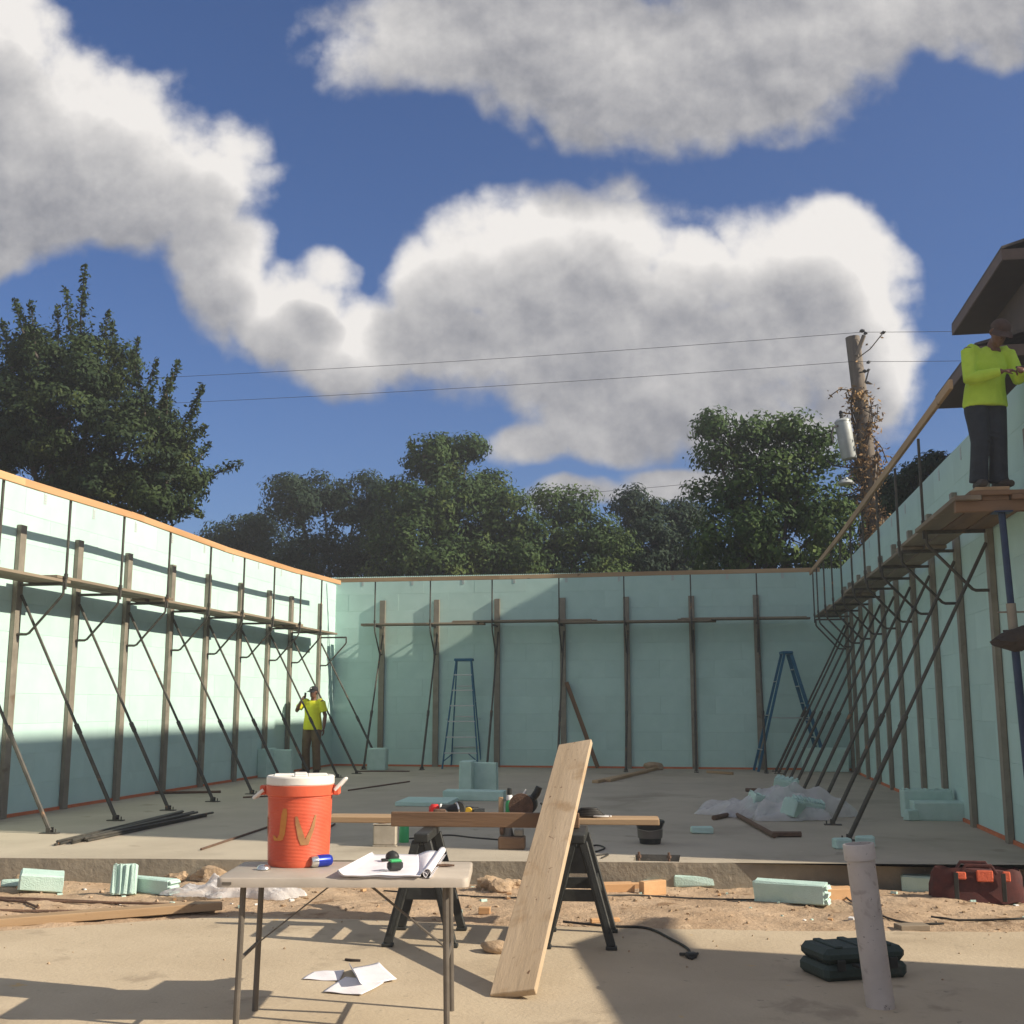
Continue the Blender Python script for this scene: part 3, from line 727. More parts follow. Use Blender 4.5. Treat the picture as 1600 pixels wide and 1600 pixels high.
for k in range(30):
    pts = []; a = rs.uniform(0, 6.28); f0 = rs.uniform(.3, .68); f1 = f0 + rs.uniform(.12, .32)
    for s in np.linspace(0, 1, 12):
        c = onp(min(.86, f0 + (f1 - f0) * s)); rr = .235 + .05 * rs.rand(); aa = a + s * 4
        q = c + Vector((math.cos(aa) * rr, math.sin(aa) * rr, 0)); pts.append(q)
        for _ in range(10): P.append(np.array(q) + rs.normal(size=3) * .13)
    vm.tube(pts, .018, 5, cap=False)
for (pa) in ([(1350, 640), (1368, 650), (1366, 662)], [(1362, 680), (1378, 700), (1386, 722)], [(1330, 610), (1312, 608), (1298, 618)], [(1340, 560), (1360, 545), (1380, 520)], [(1345, 640), (1372, 632), (1370, 655)]):
    vm.tube([PY(u, v, YP - .3) for u, v in pa], .016, 5, cap=False)
    for u, v in pa:
        for _ in range(4): P.append(np.array(PY(u, v, YP - .3)) + rs.normal(size=3) * .07)
tag(vm.build('vine_stems', M['bark'], pole), kind='stuff')
P = np.array(P); ob = bpy.data.objects.new('vine_leaves', leaves_mesh('vine_leaves', P, rs.normal(size=P.shape), .13, rs.rand(len(P)), M['vine'], pbase, rs)); COL.objects.link(ob); ob.parent = pole
ta, tb_ = PY(1316, 657, YP - .3), PY(1327, 717, YP - .3); ax = (ta - tb_); L = ax.length
tf = thing('pole_transformer', 'grey cylindrical transformer hung on the utility pole', 'transformer', tuple(tb_))
rt = frame(ax, (0, 1, 0)); rot = Matrix((rt.col[1], rt.col[2], rt.col[0])).transposed().to_4x4(); rot.translation = tb_
MB().lathe([(.19, 0), (.205, .03), (.205, L - .06), (.215, L - .05), (.215, L - .02), (.16, L + .03), (.05, L + .06)], n=20).xf(rot).build('tank', M['trafo'], tf)
MB().lathe([(.06, L + .05), (.045, L + .12), (.065, L + .14), (.045, L + .18), (.06, L + .2), (.03, L + .27)], n=10).xf(rot).build('bushing', M['wire'], tf)
MB().tube([PY(1309, 665, YP - .45), PY(1302, 668, YP - .5), PY(1299, 680, YP - .5), PY(1302, 692, YP - .5)], .03, 6).build('fuse_arm', M['wire'], tf)
MB().box(PY(1333, 690, YP - .15), (.18, .08, .4)).build('mount', M['steel'], tf, None)
def wire(label, pts, r_=.0065):
    P_ = []
    for i in range(len(pts) - 1):
        (a, c) = (PY(*pts[i]), PY(*pts[i + 1]))
        for k in range(13):
            if k == 12 and i < len(pts) - 2: continue
            s = k / 12; q = a.lerp(c, s); q.z -= 4 * s * (1 - s) * (a - c).length * .006; P_.append(q)
    tag(MB().tube(P_, r_, 5).build('overhead_wire', M['wire']), label, 'wire')
wire('upper overhead wire running from the pole top to the left', [(-160, 606, 33), (1347, 519, YP - .25), (1900, 505, 33)])
wire('lower overhead wire running to the pole below its top bracket', [(-160, 645, 33), (1330, 565, YP - .25), (1900, 552, 33)])
wire('low wire crossing in front of the cloud between the trees', [(760, 780, 44), (1120, 752, 44)], .008)
lp = PY(1322, 757, YP - .3)
sl = thing('street_lamp', 'small grey street lamp on the pole below the transformer', 'street lamp', tuple(lp))
MB().lathe([(.20, 0), (.22, .03), (.16, .10), (.06, .15), (.04, .2)], lp, 14).build('lamp_head', M['trafo'], sl)
MB().tube([lp + Vector((0, 0, .18)), PY(1335, 745, YP - .25), PY(1352, 765, YP - .1)], .025, 6).build('lamp_arm', M['wire'], sl)
for i, pa in enumerate(([(1292, 720), (1305, 728), (1330, 731), (1350, 730)], [(1308, 742), (1320, 750), (1335, 762)], [(1312, 775), (1330, 772), (1345, 765)])):
    tag(MB().tube([PY(u, v, YP - .3) for u, v in pa], .02, 5).build('service_cable', M['wire']), 'black cable looping left from the pole, %s below the transformer' % ORD[i], 'cable', 'cables below the transformer')

# ------------------------------------------------------------------ folding table and what lies on it
ZT = ZG + .74
def mid(*ps): return sum((Vector(p) for p in ps), Vector((0, 0, 0))) / len(ps)
c4 = [G(342, 1372, ZT), G(722, 1372, ZT), G(747, 1346, ZT), G(378, 1346, ZT)]
tc = mid(*c4); ta_ = (c4[1] - c4[0] + c4[2] - c4[3]); TR = rotz(math.atan2(ta_.y, ta_.x))
TW, TD = 1.235, .60
def tp(x, y, z=0): return tc + TR @ Vector((x, y, 0)) + Vector((0, 0, z))
tab = thing('folding_table', 'beige plastic folding table with grey tube legs on the pad', 'table', (tc.x, tc.y, ZG))
def rrect(w, d, r_, n=5):
    o = []
    for (sx, sy, a0) in ((1, 1, 0), (-1, 1, 90), (-1, -1, 180), (1, -1, 270)):
        for k in range(n + 1):
            a = R(a0 + 90 * k / n); o.append((sx * (w / 2 - r_) + r_ * math.cos(a), sy * (d / 2 - r_) + r_ * math.sin(a)))
    return o
b = MB(); o1, o2 = rrect(TW, TD, .035), rrect(TW - .012, TD - .012, .03); n = len(o1)
vs = [tp(x, y, -.045) for x, y in o1] + [tp(x, y, -.006) for x, y in o1] + [tp(x, y, 0) for x, y in o2]
fs = [tuple(range(n))[::-1], tuple(range(2 * n, 3 * n))] + [(i + k * n, (i + 1) % n + k * n, (i + 1) % n + (k + 1) * n, i + (k + 1) * n) for k in (0, 1) for i in range(n)]
top = b.add(vs, fs).build('table_top', M['tabletop'], tab, 50)
MB().box(tp(-TW / 2 + .055, -TD / 2 - .001, -.025), (.045, .006, .012), TR).build('corner_recess', M['leg'], top, None)
LX, LYY = .50, .215
for sx in (-1, 1):
    for sy in (-1, 1):
        MB().tube([tp(sx * LX, sy * LYY, -.044), tp(sx * (LX + .012), sy * LYY, -.70), tp(sx * (LX + .012), sy * LYY, -.74)], [.0155, .0155, .017], 10).build('leg', M['leg'], tab)
    MB().tube([tp(sx * (LX + .01), -LYY, -.40), tp(sx * (LX + .01), LYY, -.40)], .010, 8).build('cross_bar', M['leg'], tab)
    MB().box(mid(tp(sx * (LX + .008), 0, -.395), tp(sx * .07, 0, -.055)), ((LX - .06) * 1.27, .03, .007), TR @ frame(Vector((-sx * (LX - .062), 0, .34)), (0, 0, 1))).build('folding_stay', M['leg'], tab, None)
    MB().tube([tp(sx * .5, -LYY - .02, -.05), tp(sx * .5, LYY + .02, -.05)], .013, 8).build('pivot_bar', M['leg'], tab)
MB().box(tp(0, 0, -.052), (.12, .10, .012), TR).build('stay_bracket', M['leg'], tab, None)

# drinks cooler
cc = G(466, 1350, ZT + .001); k_ = cc.y / FPX * 1.0
RB_, CHT = 46.5 * k_ * 1.02, .485
cool = thing('drinks_cooler', 'orange ribbed drinks cooler with off-white lid on the folding table', 'cooler', tuple(cc))
zl_ = PY(466, 1211, cc.y).z - cc.z
prof = [(RB_ * .97, 0), (RB_ * 1.0, .012)]; zz = .03
zr_ = zl_ - .105
while zz < zr_ - .01: prof += [(RB_ + .028 * zz - .0012, zz), (RB_ + .028 * zz + .0012, zz + .0035)]; zz += .007
rt_ = RB_ + .028 * zr_
prof += [(rt_, zr_), (rt_ + .010, zr_ + .006), (rt_ + .012, zr_ + .055), (rt_ + .002, zr_ + .06)]
body = MB().lathe(prof, cc, 56).build('body', M['cooler'], cool, 25)
zb2 = zr_ + .058
b = MB().lathe([(rt_ + .006, zb2), (rt_ + .010, zb2 + .006), (rt_ + .010, zb2 + .040), (rt_ + .004, zb2 + .047), (rt_ - .02, zb2 + .047), (rt_ - .03, zb2 + .036), (.02, zb2 + .036)], cc, 48)
lid = b.build('lid', M['lid'], cool, 30)
b = MB()
for a in (20, 110, 200, 290): b.box(cc + rotz(R(a)) @ Vector((rt_ * .52, 0, 0)) + Vector((0, 0, zb2 + .045)), (rt_ * .62, .07, .022), rotz(R(a)), ch=.006)
b.lathe([(.032, zb2 + .03), (.032, zb2 + .052), (.0, zb2 + .052)], cc, 20)
b.build('lid_ribs', M['lid'], lid, 30)
for sx in (1, -1):
    ang = TR @ Vector((sx, 0, 0)); ang.normalize()
    MB().box(cc + ang * (rt_ + .026) + Vector((0, 0, zr_ + .028)), (.034, .06, .05), TR, ch=.006).build('handle_lug', M['cooler'], cool, None)
    p = cc + ang * (rt_ + .02) + Vector((0, 0, zr_ + .03)); sd = TR @ Vector((0, 1, 0)); up_ = .055 if sx > 0 else -.04
    MB().tube([p + sd * -.045, p + sd * -.045 + ang * .02 + Vector((0, 0, up_ * .4)), p + sd * -.04 + ang * .05 + Vector((0, 0, up_)), p + sd * .04 + ang * .05 + Vector((0, 0, up_)), p + sd * .045 + ang * .02 + Vector((0, 0, up_ * .4)), p + sd * .045], .009, 8).build('handle', M['lid'], cool)
def mark(stroke, w, mat, name):
    """painted stroke lying on the cooler wall; points are (angle in degrees, height)"""
    b = MB(); pts = []
    for (a, z, ww) in stroke: pts.append((a, z, ww))
    vs, fs = [], []
    fine = []
    for i in range(len(pts) - 1):
        for k in range(7): fine.append(tuple(pts[i][q] + (pts[i + 1][q] - pts[i][q]) * k / 7 for q in range(3)))
    fine.append(pts[-1])
    for (a, z, ww) in fine:
        for s in (-1, 0, 1):
            r_ = RB_ + .028 * z + .0026; an = R(a) + s * ww / r_; vs.append(cc + Vector((math.cos(an) * r_, math.sin(an) * r_, z)))
    for i in range(len(fine) - 1):
        for s in (0, 1): fs.append((i * 3 + s, i * 3 + s + 1, i * 3 + s + 4, i * 3 + s + 3))
    b.add(vs, fs); b.build(name, mat, body, 60)
mark([(-97, .30, .010), (-98, .27, .017), (-100, .22, .018), (-102, .17, .017), (-107, .14, .020), (-115, .135, .018), (-121, .16, .008)], 1, M['yellow'], 'painted_letter_j')
mark([(-76, .26, .006), (-73, .22, .012), (-66, .15, .018), (-60, .115, .020), (-54, .145, .014), (-46, .20, .011), (-41, .265, .006)], 1, M['olive'], 'painted_letter_v')
mark([(-150, .25, .010), (-152, .20, .012), (-158, .15, .016)], 1, M['olive'], 'painted_stroke')
# can, dish, plans, tape measure, cap, pliers
def cyl_thing(name, label, cat, p, d, L, r_, parts):
    t = thing(name, label, cat, tuple(p)); d = Vector(d).normalized(); fr = frame(d, (0, 0, 1)); m = Matrix((fr.col[1], fr.col[2], fr.col[0])).transposed().to_4x4(); m.translation = Vector(p)
    for nm, prof, mat in parts: MB().lathe(prof, (0, 0, 0), 20).xf(m).build(nm, mat, t, 40)
    return t
p = G(485, 1356, ZT) + Vector((0, 0, .031)); dcan = TR @ Vector((.75, .55, 0))
cyl_thing('drink_can', 'silver and blue drink can lying against the orange cooler', 'can', p, dcan, .12, .03,
          [('can_end', [(.0, .002), (.022, .002), (.024, -.001), (.026, 0), (.030, .012), (.031, .035)], M['chrome']), ('can_body', [(.031, .0352), (.031, .10), (.026, .116), (.024, .118), (.0, .116)], M['canblue'])])
p = G(412, 1359, ZT); tag(MB().lathe([(.030, .0), (.036, .004), (.035, .012), (.028, .021), (.012, .026), (0, .027)], p, 24).build('steel_dish', M['chrome'], None, 40), 'small round steel dish on the left end of the table', 'dish')
# plans: an open sheet stack and its rolled side
pl = thing('building_plans', 'stack of white building plans partly rolled up on the table', 'plans', tuple(tp(.22, -.02)))
def sheet(name, f, nu, nv, parent, mat=M['paper']):
    vs = [f(i / nu, j / nv) for i in range(nu + 1) for j in range(nv + 1)]; fs = [(i * (nv + 1) + j, (i + 1) * (nv + 1) + j, (i + 1) * (nv + 1) + j + 1, i * (nv + 1) + j + 1) for i in range(nu) for j in range(nv)]
    o = MB().add(vs, fs).build(name, mat, parent, 60); so = o.modifiers.new('thickness', 'SOLIDIFY'); so.thickness = .0012; so.offset = 0; return o
A0, A1, A2, A3 = G(520, 1372, ZT), G(655, 1372, ZT), G(652, 1338, ZT), G(574, 1338, ZT)
for k in range(5):
    def f(u, v, k=k):
        q = A0.lerp(A1, u).lerp(A3.lerp(A2, u), v); s = math.sin(u * 7 + k) * .0015
        lift = .030 * max(0, 1 - u / .16) ** 2 * (1 - .5 * v) + .010 * math.sin(u * 9) ** 2 * (1 - v) * .3
        curl = Vector((.02 * max(0, .12 - u) / .12, 0, 0))
        return q + Vector((0, 0, .003 + k * .0022 + lift + s)) + curl + TR @ Vector((k * .002, -k * .002, 0))
    sheet('plan_sheet', f, 26, 10, pl)
r0, r1 = G(668, 1372, ZT) + Vector((0, 0, .024)), G(692, 1336, ZT) + Vector((0, 0, .024)); dr_ = (r1 - r0).normalized(); sd = dr_.cross(Vector((0, 0, 1))).normalized()
for k in range(3):
    def f(u, v, k=k):
        a = -.6 + u * 5.6 + k * .3; rr = .014 + .0042 * (u * 2.2) + k * .0016
        return r0.lerp(r1, v) + sd * math.cos(a) * rr + Vector((0, 0, max(-.0215, math.sin(a) * rr)))
    sheet('rolled_sheet', f, 40, 8, pl)
def f(u, v): 
    q0, q1 = A1.lerp(A2, v), r0.lerp(r1, v); q = q0.lerp(q1, u); return Vector((q.x, q.y, ZT + .008 + .018 * math.sin(u * 3.14) + .004 * u))
sheet('plan_sheet', f, 10, 8, pl)
p = G(617, 1362, ZT + .012) + Vector((0, 0, .002)); tm = thing('tape_measure', 'black and green tape measure on the rolled plans', 'tape measure', tuple(p))
MB().box(p + Vector((0, 0, .028)), (.080, .044, .05), rotz(R(35)), ch=.014).build('case', M['black'], tm, None)
MB().box(p + Vector((0, 0, .051)), (.062, .046, .014), rotz(R(35)), ch=.006).build('grip', M['green'], tm, None)
MB().box(p + rotz(R(35)) @ Vector((-.062, -.012, .008)), (.05, .016, .002), rotz(R(35))).build('blade', M['chrome'], tm, None)
p = G(613, 1346, ZT + .012) + Vector((0, 0, .0)); tag(MB().blob(p + Vector((0, 0, .026)), (.038, .03, .030), 4, 2, .16).box(p + Vector((-.03, -.02, .010)), (.05, .04, .012), rotz(.4), ch=.004).build('pouch', M['black'], None, 40), 'small black pouch lying behind the tape measure on the plans', 'pouch')
p = G(695, 1355, ZT); pv = thing('pliers', 'small rusty pliers at the right end of the table', 'pliers', tuple(p))
MB().tube([p + TR @ Vector((-.06, .012, .008)), p + Vector((0, 0, .008)), p + TR @ Vector((.05, -.004, .008))], [.006, .007, .003], 6).build('arm', M['rust'], pv)
MB().tube([p + TR @ Vector((-.06, -.018, .010)), p + Vector((0, 0, .011)), p + TR @ Vector((.05, .006, .010))], [.006, .007, .003], 6).build('arm', M['rust'], pv)

# ------------------------------------------------------------------ papers on the pad
ps = [[(472, 1531), (530, 1534), (538, 1519), (490, 1519)], [(505, 1552), (565, 1557), (600, 1540), (540, 1528)], [(545, 1546), (620, 1534), (592, 1507), (532, 1521)]]
plab = ['small white sheet lying left of the other papers on the pad', 'white sheet lying flat under the curled one on the pad', 'curled white sheet topmost of the papers on the pad']
for k, q in enumerate(ps):
    W_ = [G(u, v, ZG) for u, v in q]
    def f(u, v, k=k, W_=W_):
        p = W_[0].lerp(W_[1], u).lerp(W_[3].lerp(W_[2], u), v); lift = .005 + .004 * k + (.055 * max(0, 1 - u / .3) ** 2 if k == 2 else .008 * u * v) + .002 * math.sin(u * 8 + v * 5)
        return p + Vector((0, 0, lift)) + (Vector((.05 * max(0, .3 - u) / .3, 0, 0)) if k == 2 else Vector((0, 0, 0)))
    o = sheet('paper_sheet', f, 16, 12, None); tag(o, plab[k], 'paper', 'papers dropped on the pad')
    o.modifiers['thickness'].thickness = .0008
p = G(551, 1502, ZG); tag(MB().tube([p + Vector((-.05, .01, .006)), p + Vector((0, -.01, .008)), p + Vector((.05, 0, .005))], .009, 6).build('glove_scrap', M['tarp']), 'small dark scrap on the pad behind the papers', 'scrap')

# ------------------------------------------------------------------ saw horses, beams, leaning board
def sawhorse(label, px, rz, dx=0):
    feet = [G(u, v, ZG) for u, v in px]; c = mid(*feet)
    t = thing('saw_horse', label, 'saw horse', (c.x, c.y, ZG), 'saw horses under the beams')
    Hs = .725; rot = rotz(rz)
    def q(x, y, z): return Vector((c.x, c.y, ZG)) + rot @ Vector((x, y, z))
    MB().box(q(0, 0, Hs - .03), (.10, .60, .06), rot, ch=.008).build('top_bar', M['black'], t, None)
    for sx in (-1, 1):
        for sy in (-1, 1):
            a, e = q(sx * .035, sy * .27, Hs - .05), q(sx * .215, sy * .29, .02); fr = frame(e - a, rot @ Vector((0, 1, 0)))
            b = MB().box((a + e) / 2, ((e - a).length, .058, .045), fr, ch=.006); b.box(e + Vector((0, 0, -.008)), (.075, .06, .022), rot, ch=.004)
            b.box((a + e) / 2 + rot @ Vector((sx * .0, sy * .024, 0)), ((e - a).length * .8, .02, .012), fr)
            b.build('leg', M['black'], t, None)
        a, e = q(sx * .125, -.26, .36), q(sx * .125, .26, .36)
        MB().box((a + e) / 2, (.018, .53, .10), rot @ Matrix.Rotation(-sx * .26, 3, 'Y'), ch=.003).build('side_rail', M['black'], t, None)
    for sy in (-1, 1):
        MB().box(q(0, sy * .275, .335), (.25, .02, .075), rot, ch=.003).build('end_web', M['black'], t, None)
        MB().box(q(0, sy * .272, .56), (.13, .022, .17), rot, ch=.004).build('hinge_plate', M['black'], t, None)
    return t
sawhorse('black plastic saw horse behind the right half of the table', [(605, 1480), (682, 1482), (650, 1452), (722, 1452)], R(6))
sawhorse('black plastic saw horse half hidden by the leaning board', [(858, 1484), (935, 1486), (880, 1454), (952, 1455)], R(4))
ZS = ZG + .725
def by(u, v): return G(u, v, ZS + .09)
bl, br = G(614, 1269, ZS + .10), G(905, 1267, ZS + .10)
bl = PY(612, 1279, 8.12); br = PY(905, 1279, 8.22); bl.z = br.z = ZS + .052
tag(board('beam', bl, br, .05, .10, M['beam']), 'thick brown beam on edge across the saw horses, nearest the table', 'beam')
fl, fr_ = PY(514, 1270, 8.42), PY(1029, 1276, 8.62); fl.z = fr_.z = ZS + .022
tag(board('long_board', fl, fr_, .26, .042, M['timber']), 'long flat board across the saw horses behind the brown beam', 'board')
# board leaning on the beam
B0 = mid(G(770, 1555, ZG), G(834, 1566, ZG)); Cc = PY(873, 1272, 8.04); Cc.z = ZS + .105
dd = (Cc - B0)
best = None
for k in range(100, 200):
    q = B0 + dd * (k / 100); w_ = q - CO; zc_ = w_.dot(SKY_F); vv = 800 - FPX * w_.dot(SKY_U) / zc_
    if vv < 1167: break
tip = q; wd = (G(834, 1566, ZG) - G(770, 1555, ZG)); nrm = dd.cross(wd).normalized()
if nrm.y > 0: nrm = -nrm
o = board('leaning_board', B0 + Vector((0, 0, .02)), tip + Vector((0, 0, .02)), .26, .04, M['bigboard'], up=nrm)
tag(o, 'wide pale board leaning steeply against the beam in front', 'board')
p = G(770, 1487, ZG); tag(MB().blob(p + Vector((.02, 0, .03)), (.10, .08, .04), 7, 2, .25).build('sand_pile', M['clod'], None, 40), 'small heap of sandy rubble behind the leaning board foot', 'rubble')

# tools lying on the beams
ZB = ZS + .105; ZF = ZS + .044
def onboard(u, v): return G(u, v, ZF)
def tool(name, label, cat, u, v, parts, z=ZF):
    p = PY(u, v, 8.50); p.z = z; t = thing(name, label, cat, tuple(p), 'tools on the saw horse boards')
    for nm, f, mat in parts: b = MB(); f(b, p); b.build(nm, mat, t, 40)
V3 = lambda x, y, z: Vector((x, y, z))
tool('red_tape_measure', 'red tape measure standing on the board, leftmost of the tools', 'tape measure', 679, 1264, [('case', lambda b, p: b.box(p + V3(0, 0, .042), (.085, .05, .08), ch=.02), M['red']), ('clip', lambda b, p: b.box(p + V3(.05, -.01, .05), (.014, .04, .07), ch=.005), M['white']), ('base', lambda b, p: b.box(p + V3(-.05, 0, .012), (.12, .06, .022), ch=.006), M['black'])])
tool('black_drill', 'black cordless drill lying beside the red tape measure', 'drill', 703, 1266, [('motor_body', lambda b, p: b.tube([p + V3(-.07, 0, .045), p + V3(.05, 0, .045), p + V3(.09, 0, .045)], [.036, .038, .02], 10), M['black']), ('handle', lambda b, p: b.box(p + V3(-.03, -.06, .028), (.05, .12, .045), rotz(.3), ch=.012), M['black']), ('battery', lambda b, p: b.box(p + V3(-.05, -.12, .03), (.09, .05, .055), rotz(.3), ch=.008), M['rust'])])
tool('angle_grinder', 'grinder with pale disc in the middle of the tools', 'grinder', 717, 1266, [('body', lambda b, p: b.tube([p + V3(.02, .02, .04), p + V3(.14, .03, .035)], [.032, .028], 10), M['black']), ('disc', lambda b, p: b.tube([p + V3(-.01, -.035, .05), p + V3(.0, -.03, .052)], .05, 18), M['chrome']), ('guard', lambda b, p: b.tube([p + V3(0, -.02, .05), p + V3(.01, 0, .05)], .056, 18), M['black'])])
tool('yellow_tape_measure', 'round yellow tape measure right of the grinder', 'tape measure', 732, 1267, [('case', lambda b, p: b.tube([p + V3(0, -.03, .032), p + V3(0, .02, .032)], .032, 16), M['toolyellow']), ('rim', lambda b, p: b.tube([p + V3(.045, -.02, .03), p + V3(.12, 0, .03)], .028, 10), M['black'])])
tool('metal_square', 'dark steel tools lying flat under the green bottle', 'tools', 768, 1266, [('blade', lambda b, p: b.box(p + V3(0, 0, .012), (.34, .06, .02), rotz(.1), ch=.004), M['black']), ('stock', lambda b, p: b.box(p + V3(-.12, .02, .035), (.07, .05, .045), ch=.01), M['steel'])])
tool('green_bottle', 'green bottle with dark cap standing among the tools', 'bottle', 796, 1258, [('body', lambda b, p: b.lathe([(.026, 0), (.03, .01), (.03, .09), (.022, .115), (.016, .13)], p, 16), M['green']), ('label_band', lambda b, p: b.lathe([(.0225, .118), (.024, .12), (.022, .15), (.0175, .155)], p, 16), M['white']), ('cap', lambda b, p: b.lathe([(.017, .156), (.018, .16), (.018, .20), (.012, .205)], p, 14), M['black'])])
tool('paint_stick', 'short upright wooden stick left of the green bottle', 'stick', 783, 1260, [('stick', lambda b, p: b.box(p + V3(0, 0, .07), (.035, .03, .14), ch=.004), M['timber'])])
tool('circular_saw', 'dark circular saw with upright handle at the right of the tools', 'saw', 832, 1262, [('motor', lambda b, p: b.tube([p + V3(-.03, .06, .09), p + V3(-.02, -.08, .09)], .062, 16), M['black']), ('blade_guard', lambda b, p: b.tube([p + V3(-.07, -.085, .085), p + V3(-.07, -.10, .085)], .09, 24), M['rust']), ('handle', lambda b, p: b.tube([p + V3(.0, 0, .13), p + V3(.03, 0, .17), p + V3(.05, 0, .215)], [.026, .028, .024], 10), M['black']), ('shoe', lambda b, p: b.box(p + V3(-.03, -.02, .006), (.28, .16, .01)), M['steel']), ('cord', lambda b, p: b.tube([p + V3(.06, 0, .10), p + V3(.12, .03, .05), p + V3(.16, -.03, .02), p + V3(.2, .02, .01)], .008, 6), M['black'])])
tool('caulk_gun', 'pale caulking tube leaning between bottle and saw', 'tube', 812, 1262, [('tube', lambda b, p: b.tube([p + V3(-.03, 0, .025), p + V3(.03, 0, .16)], .022, 12), M['lid']), ('nozzle', lambda b, p: b.tube([p + V3(.031, 0, .162), p + V3(.045, 0, .195)], [.012, .004], 8), M['lid'])])
p = PY(920, 1266, 8.56); p.z = ZF; b = MB()
for k in range(5):
    b.tube([p + V3(.11 * math.cos(a) * (1 - .12 * k), .05 * math.sin(a) * (1 - .1 * k), .014 + .011 * k) for a in np.linspace(0, 6.1, 24)], .009, 6)
tag(b.build('cord_coil', M['rubber'], None, 60), 'black cord coil on the long board right of the leaning board', 'cord')
p = PY(940, 1268, 8.53); p.z = ZF; tag(MB().tube([p + V3(.07 * math.cos(a), .035 * math.sin(a), .012) for a in np.linspace(.3, 5.6, 20)], .006, 6).build('wire_loop', M['white'], None, 60), 'pale wire loop beside the black cord coil', 'wire loop')

# ------------------------------------------------------------------ on the slab: tin, bucket, saw stand, scraps
p = G(602, 1322, 0); tn = thing('solvent_tin', 'dented grey rectangular tin with brown cap on the slab edge', 'tin', tuple(p))
MB().box(p + V3(0, 0, .11), (.235, .13, .20), rotz(.12), ch=.014).box(p + V3(0, 0, .006), (.242, .137, .012), rotz(.12), ch=.004).box(p + V3(0, 0, .214), (.242, .137, .012), rotz(.12), ch=.004).build('body', M['tin'], tn, None)
MB().lathe([(.05, .22), (.05, .235), (.032, .24), (.032, .275), (.02, .28)], p + V3(-.03, 0, 0), 16).build('cap', M['rust'], tn)
MB().tube([p + V3(.03, 0, .22), p + V3(.04, 0, .255), p + V3(.10, 0, .255), p + V3(.11, 0, .22)], .008, 6).build('handle', M['rust'], tn)
p = G(619, 1318, 0); tag(MB().lathe([(.05, 0), (.052, .01), (.05, .15), (.03, .18), (.02, .2)], p + V3(.05, .12, 0), 14).build('green_jug', M['green'], None, 40), 'green jug half hidden behind the grey tin', 'jug')
p = G(1016, 1318, 0); bk = thing('black_bucket', 'black plastic bucket standing on the slab behind the recess', 'bucket', tuple(p))
MB().lathe([(.10, 0), (.105, .005), (.135, .20), (.150, .205), (.150, .225), (.140, .232), (.132, .215), (.098, .012), (.0, .012)], p, 28).build('shell', M['black'], bk, 40)
MB().lathe([(.118, .055), (.1245, .06), (.129, .14), (.124, .145)], p, 28).build('dust_band', M['leg'], bk, 40)
MB().tube([p + V3(-.145, 0, .205), p + V3(-.12, -.10, .15), p + V3(0, -.15, .13), p + V3(.12, -.10, .15), p + V3(.145, 0, .205)], .004, 6).build('bail', M['steel'], bk)
p = G(800, 1326, 0); bs = thing('bench_grinder', 'dusty bench tool on a box base under the beam', 'bench tool', tuple(p))
MB().box(p + V3(0, 0, .06), (.26, .2, .12), rotz(.1), ch=.012).build('base', M['beam'], bs, None)
MB().tube([p + V3(-.04, 0, .12), p + V3(-.05, 0, .22)], [.06, .045], 12).build('motor', M['leg'], bs)
MB().tube([p + V3(-.11, -.02, .19), p + V3(-.075, -.02, .19)], .06, 16).build('wheel', M['rust'], bs)
MB().box(p + V3(.07, 0, .155), (.09, .12, .07), rotz(.1), ch=.01).build('guard', M['steel'], bs, None)
def scrap(label, p, size, rz, teeth=None, tilt=(0, 0), name='foam_offcut', mat='scrap', cat='foam offcut'):
    b = MB(); rot = rotz(rz) @ Matrix.Rotation(tilt[0], 3, 'X') @ Matrix.Rotation(tilt[1], 3, 'Y'); p = Vector(p); w, d, h = size
    # slab with a wavy broken end and optional ribs
    lift = abs(math.sin(tilt[0])) * d / 2 + abs(math.sin(tilt[1])) * w / 2 + h / 2 * math.cos(tilt[0]) * math.cos(tilt[1])
    b.box(p + Vector((0, 0, lift)), (w, d, h), rot, ch=min(.012, h * .15))
    if teeth == 'top':
        n = max(2, int(w / .05))
        for k in range(n): b.box(p + Vector((0, 0, lift)) + rot @ Vector((-w / 2 + (k + .5) * w / n, 0, h / 2 + .005)), (w / n * .55, d * .9, .014), rot, ch=.005)
    if teeth == 'front':
        n = max(2, int(w / .045))
        for k in range(n): b.box(p + Vector((0, 0, lift)) + rot @ Vector((-w / 2 + (k + .5) * w / n, -d / 2 - .006, 0)), (w / n * .6, .02, h * .96), rot, ch=.006)
    if teeth == 'end':
        for k in range(3): b.box(p + Vector((0, 0, lift)) + rot @ Vector((w / 2 + .008, 0, -h / 2 + (k + .5) * h / 3)), (.02, d * .9, h / 3 * .6), rot, ch=.005)
    hr = random.Random(label); o = b.build(name, M[mat], None, None)
    for vv in o.data.vertices: vv.co += Vector((hr.uniform(-1, 1), hr.uniform(-1, 1), hr.uniform(-1, 1))) * min(.009, h * .07)
    return tag(o, label, cat)
scrap('small pale foam piece lying on the slab right of the bucket', G(1097, 1302), (.24, .14, .07), .1)
scrap('small foam cube behind the foot of the white pipe', G(1316, 1326), (.16, .14, .10), .2)
scrap('foam cube on the right of the white pipe top', G(1352, 1324), (.18, .14, .11), -.1)
scrap('flat foam panel lying on the slab left of the tools', G(668, 1256), (.75, .9, .06), .05, tilt=(0, 0))
scrap('upright foam panel left of the two standing behind the tools', G(731, 1238), (.20, .5, .50), .05)
scrap('upright foam panel right of the two standing behind the tools', G(758, 1238), (.42, .12, .48), -.15)
scrap('low foam slab lying in front of the standing panels', G(742, 1250), (.9, .35, .14), .03)
scrap('foam block standing at the back wall left of the step ladder', G(590, 1203), (.40, .30, .46), .05)
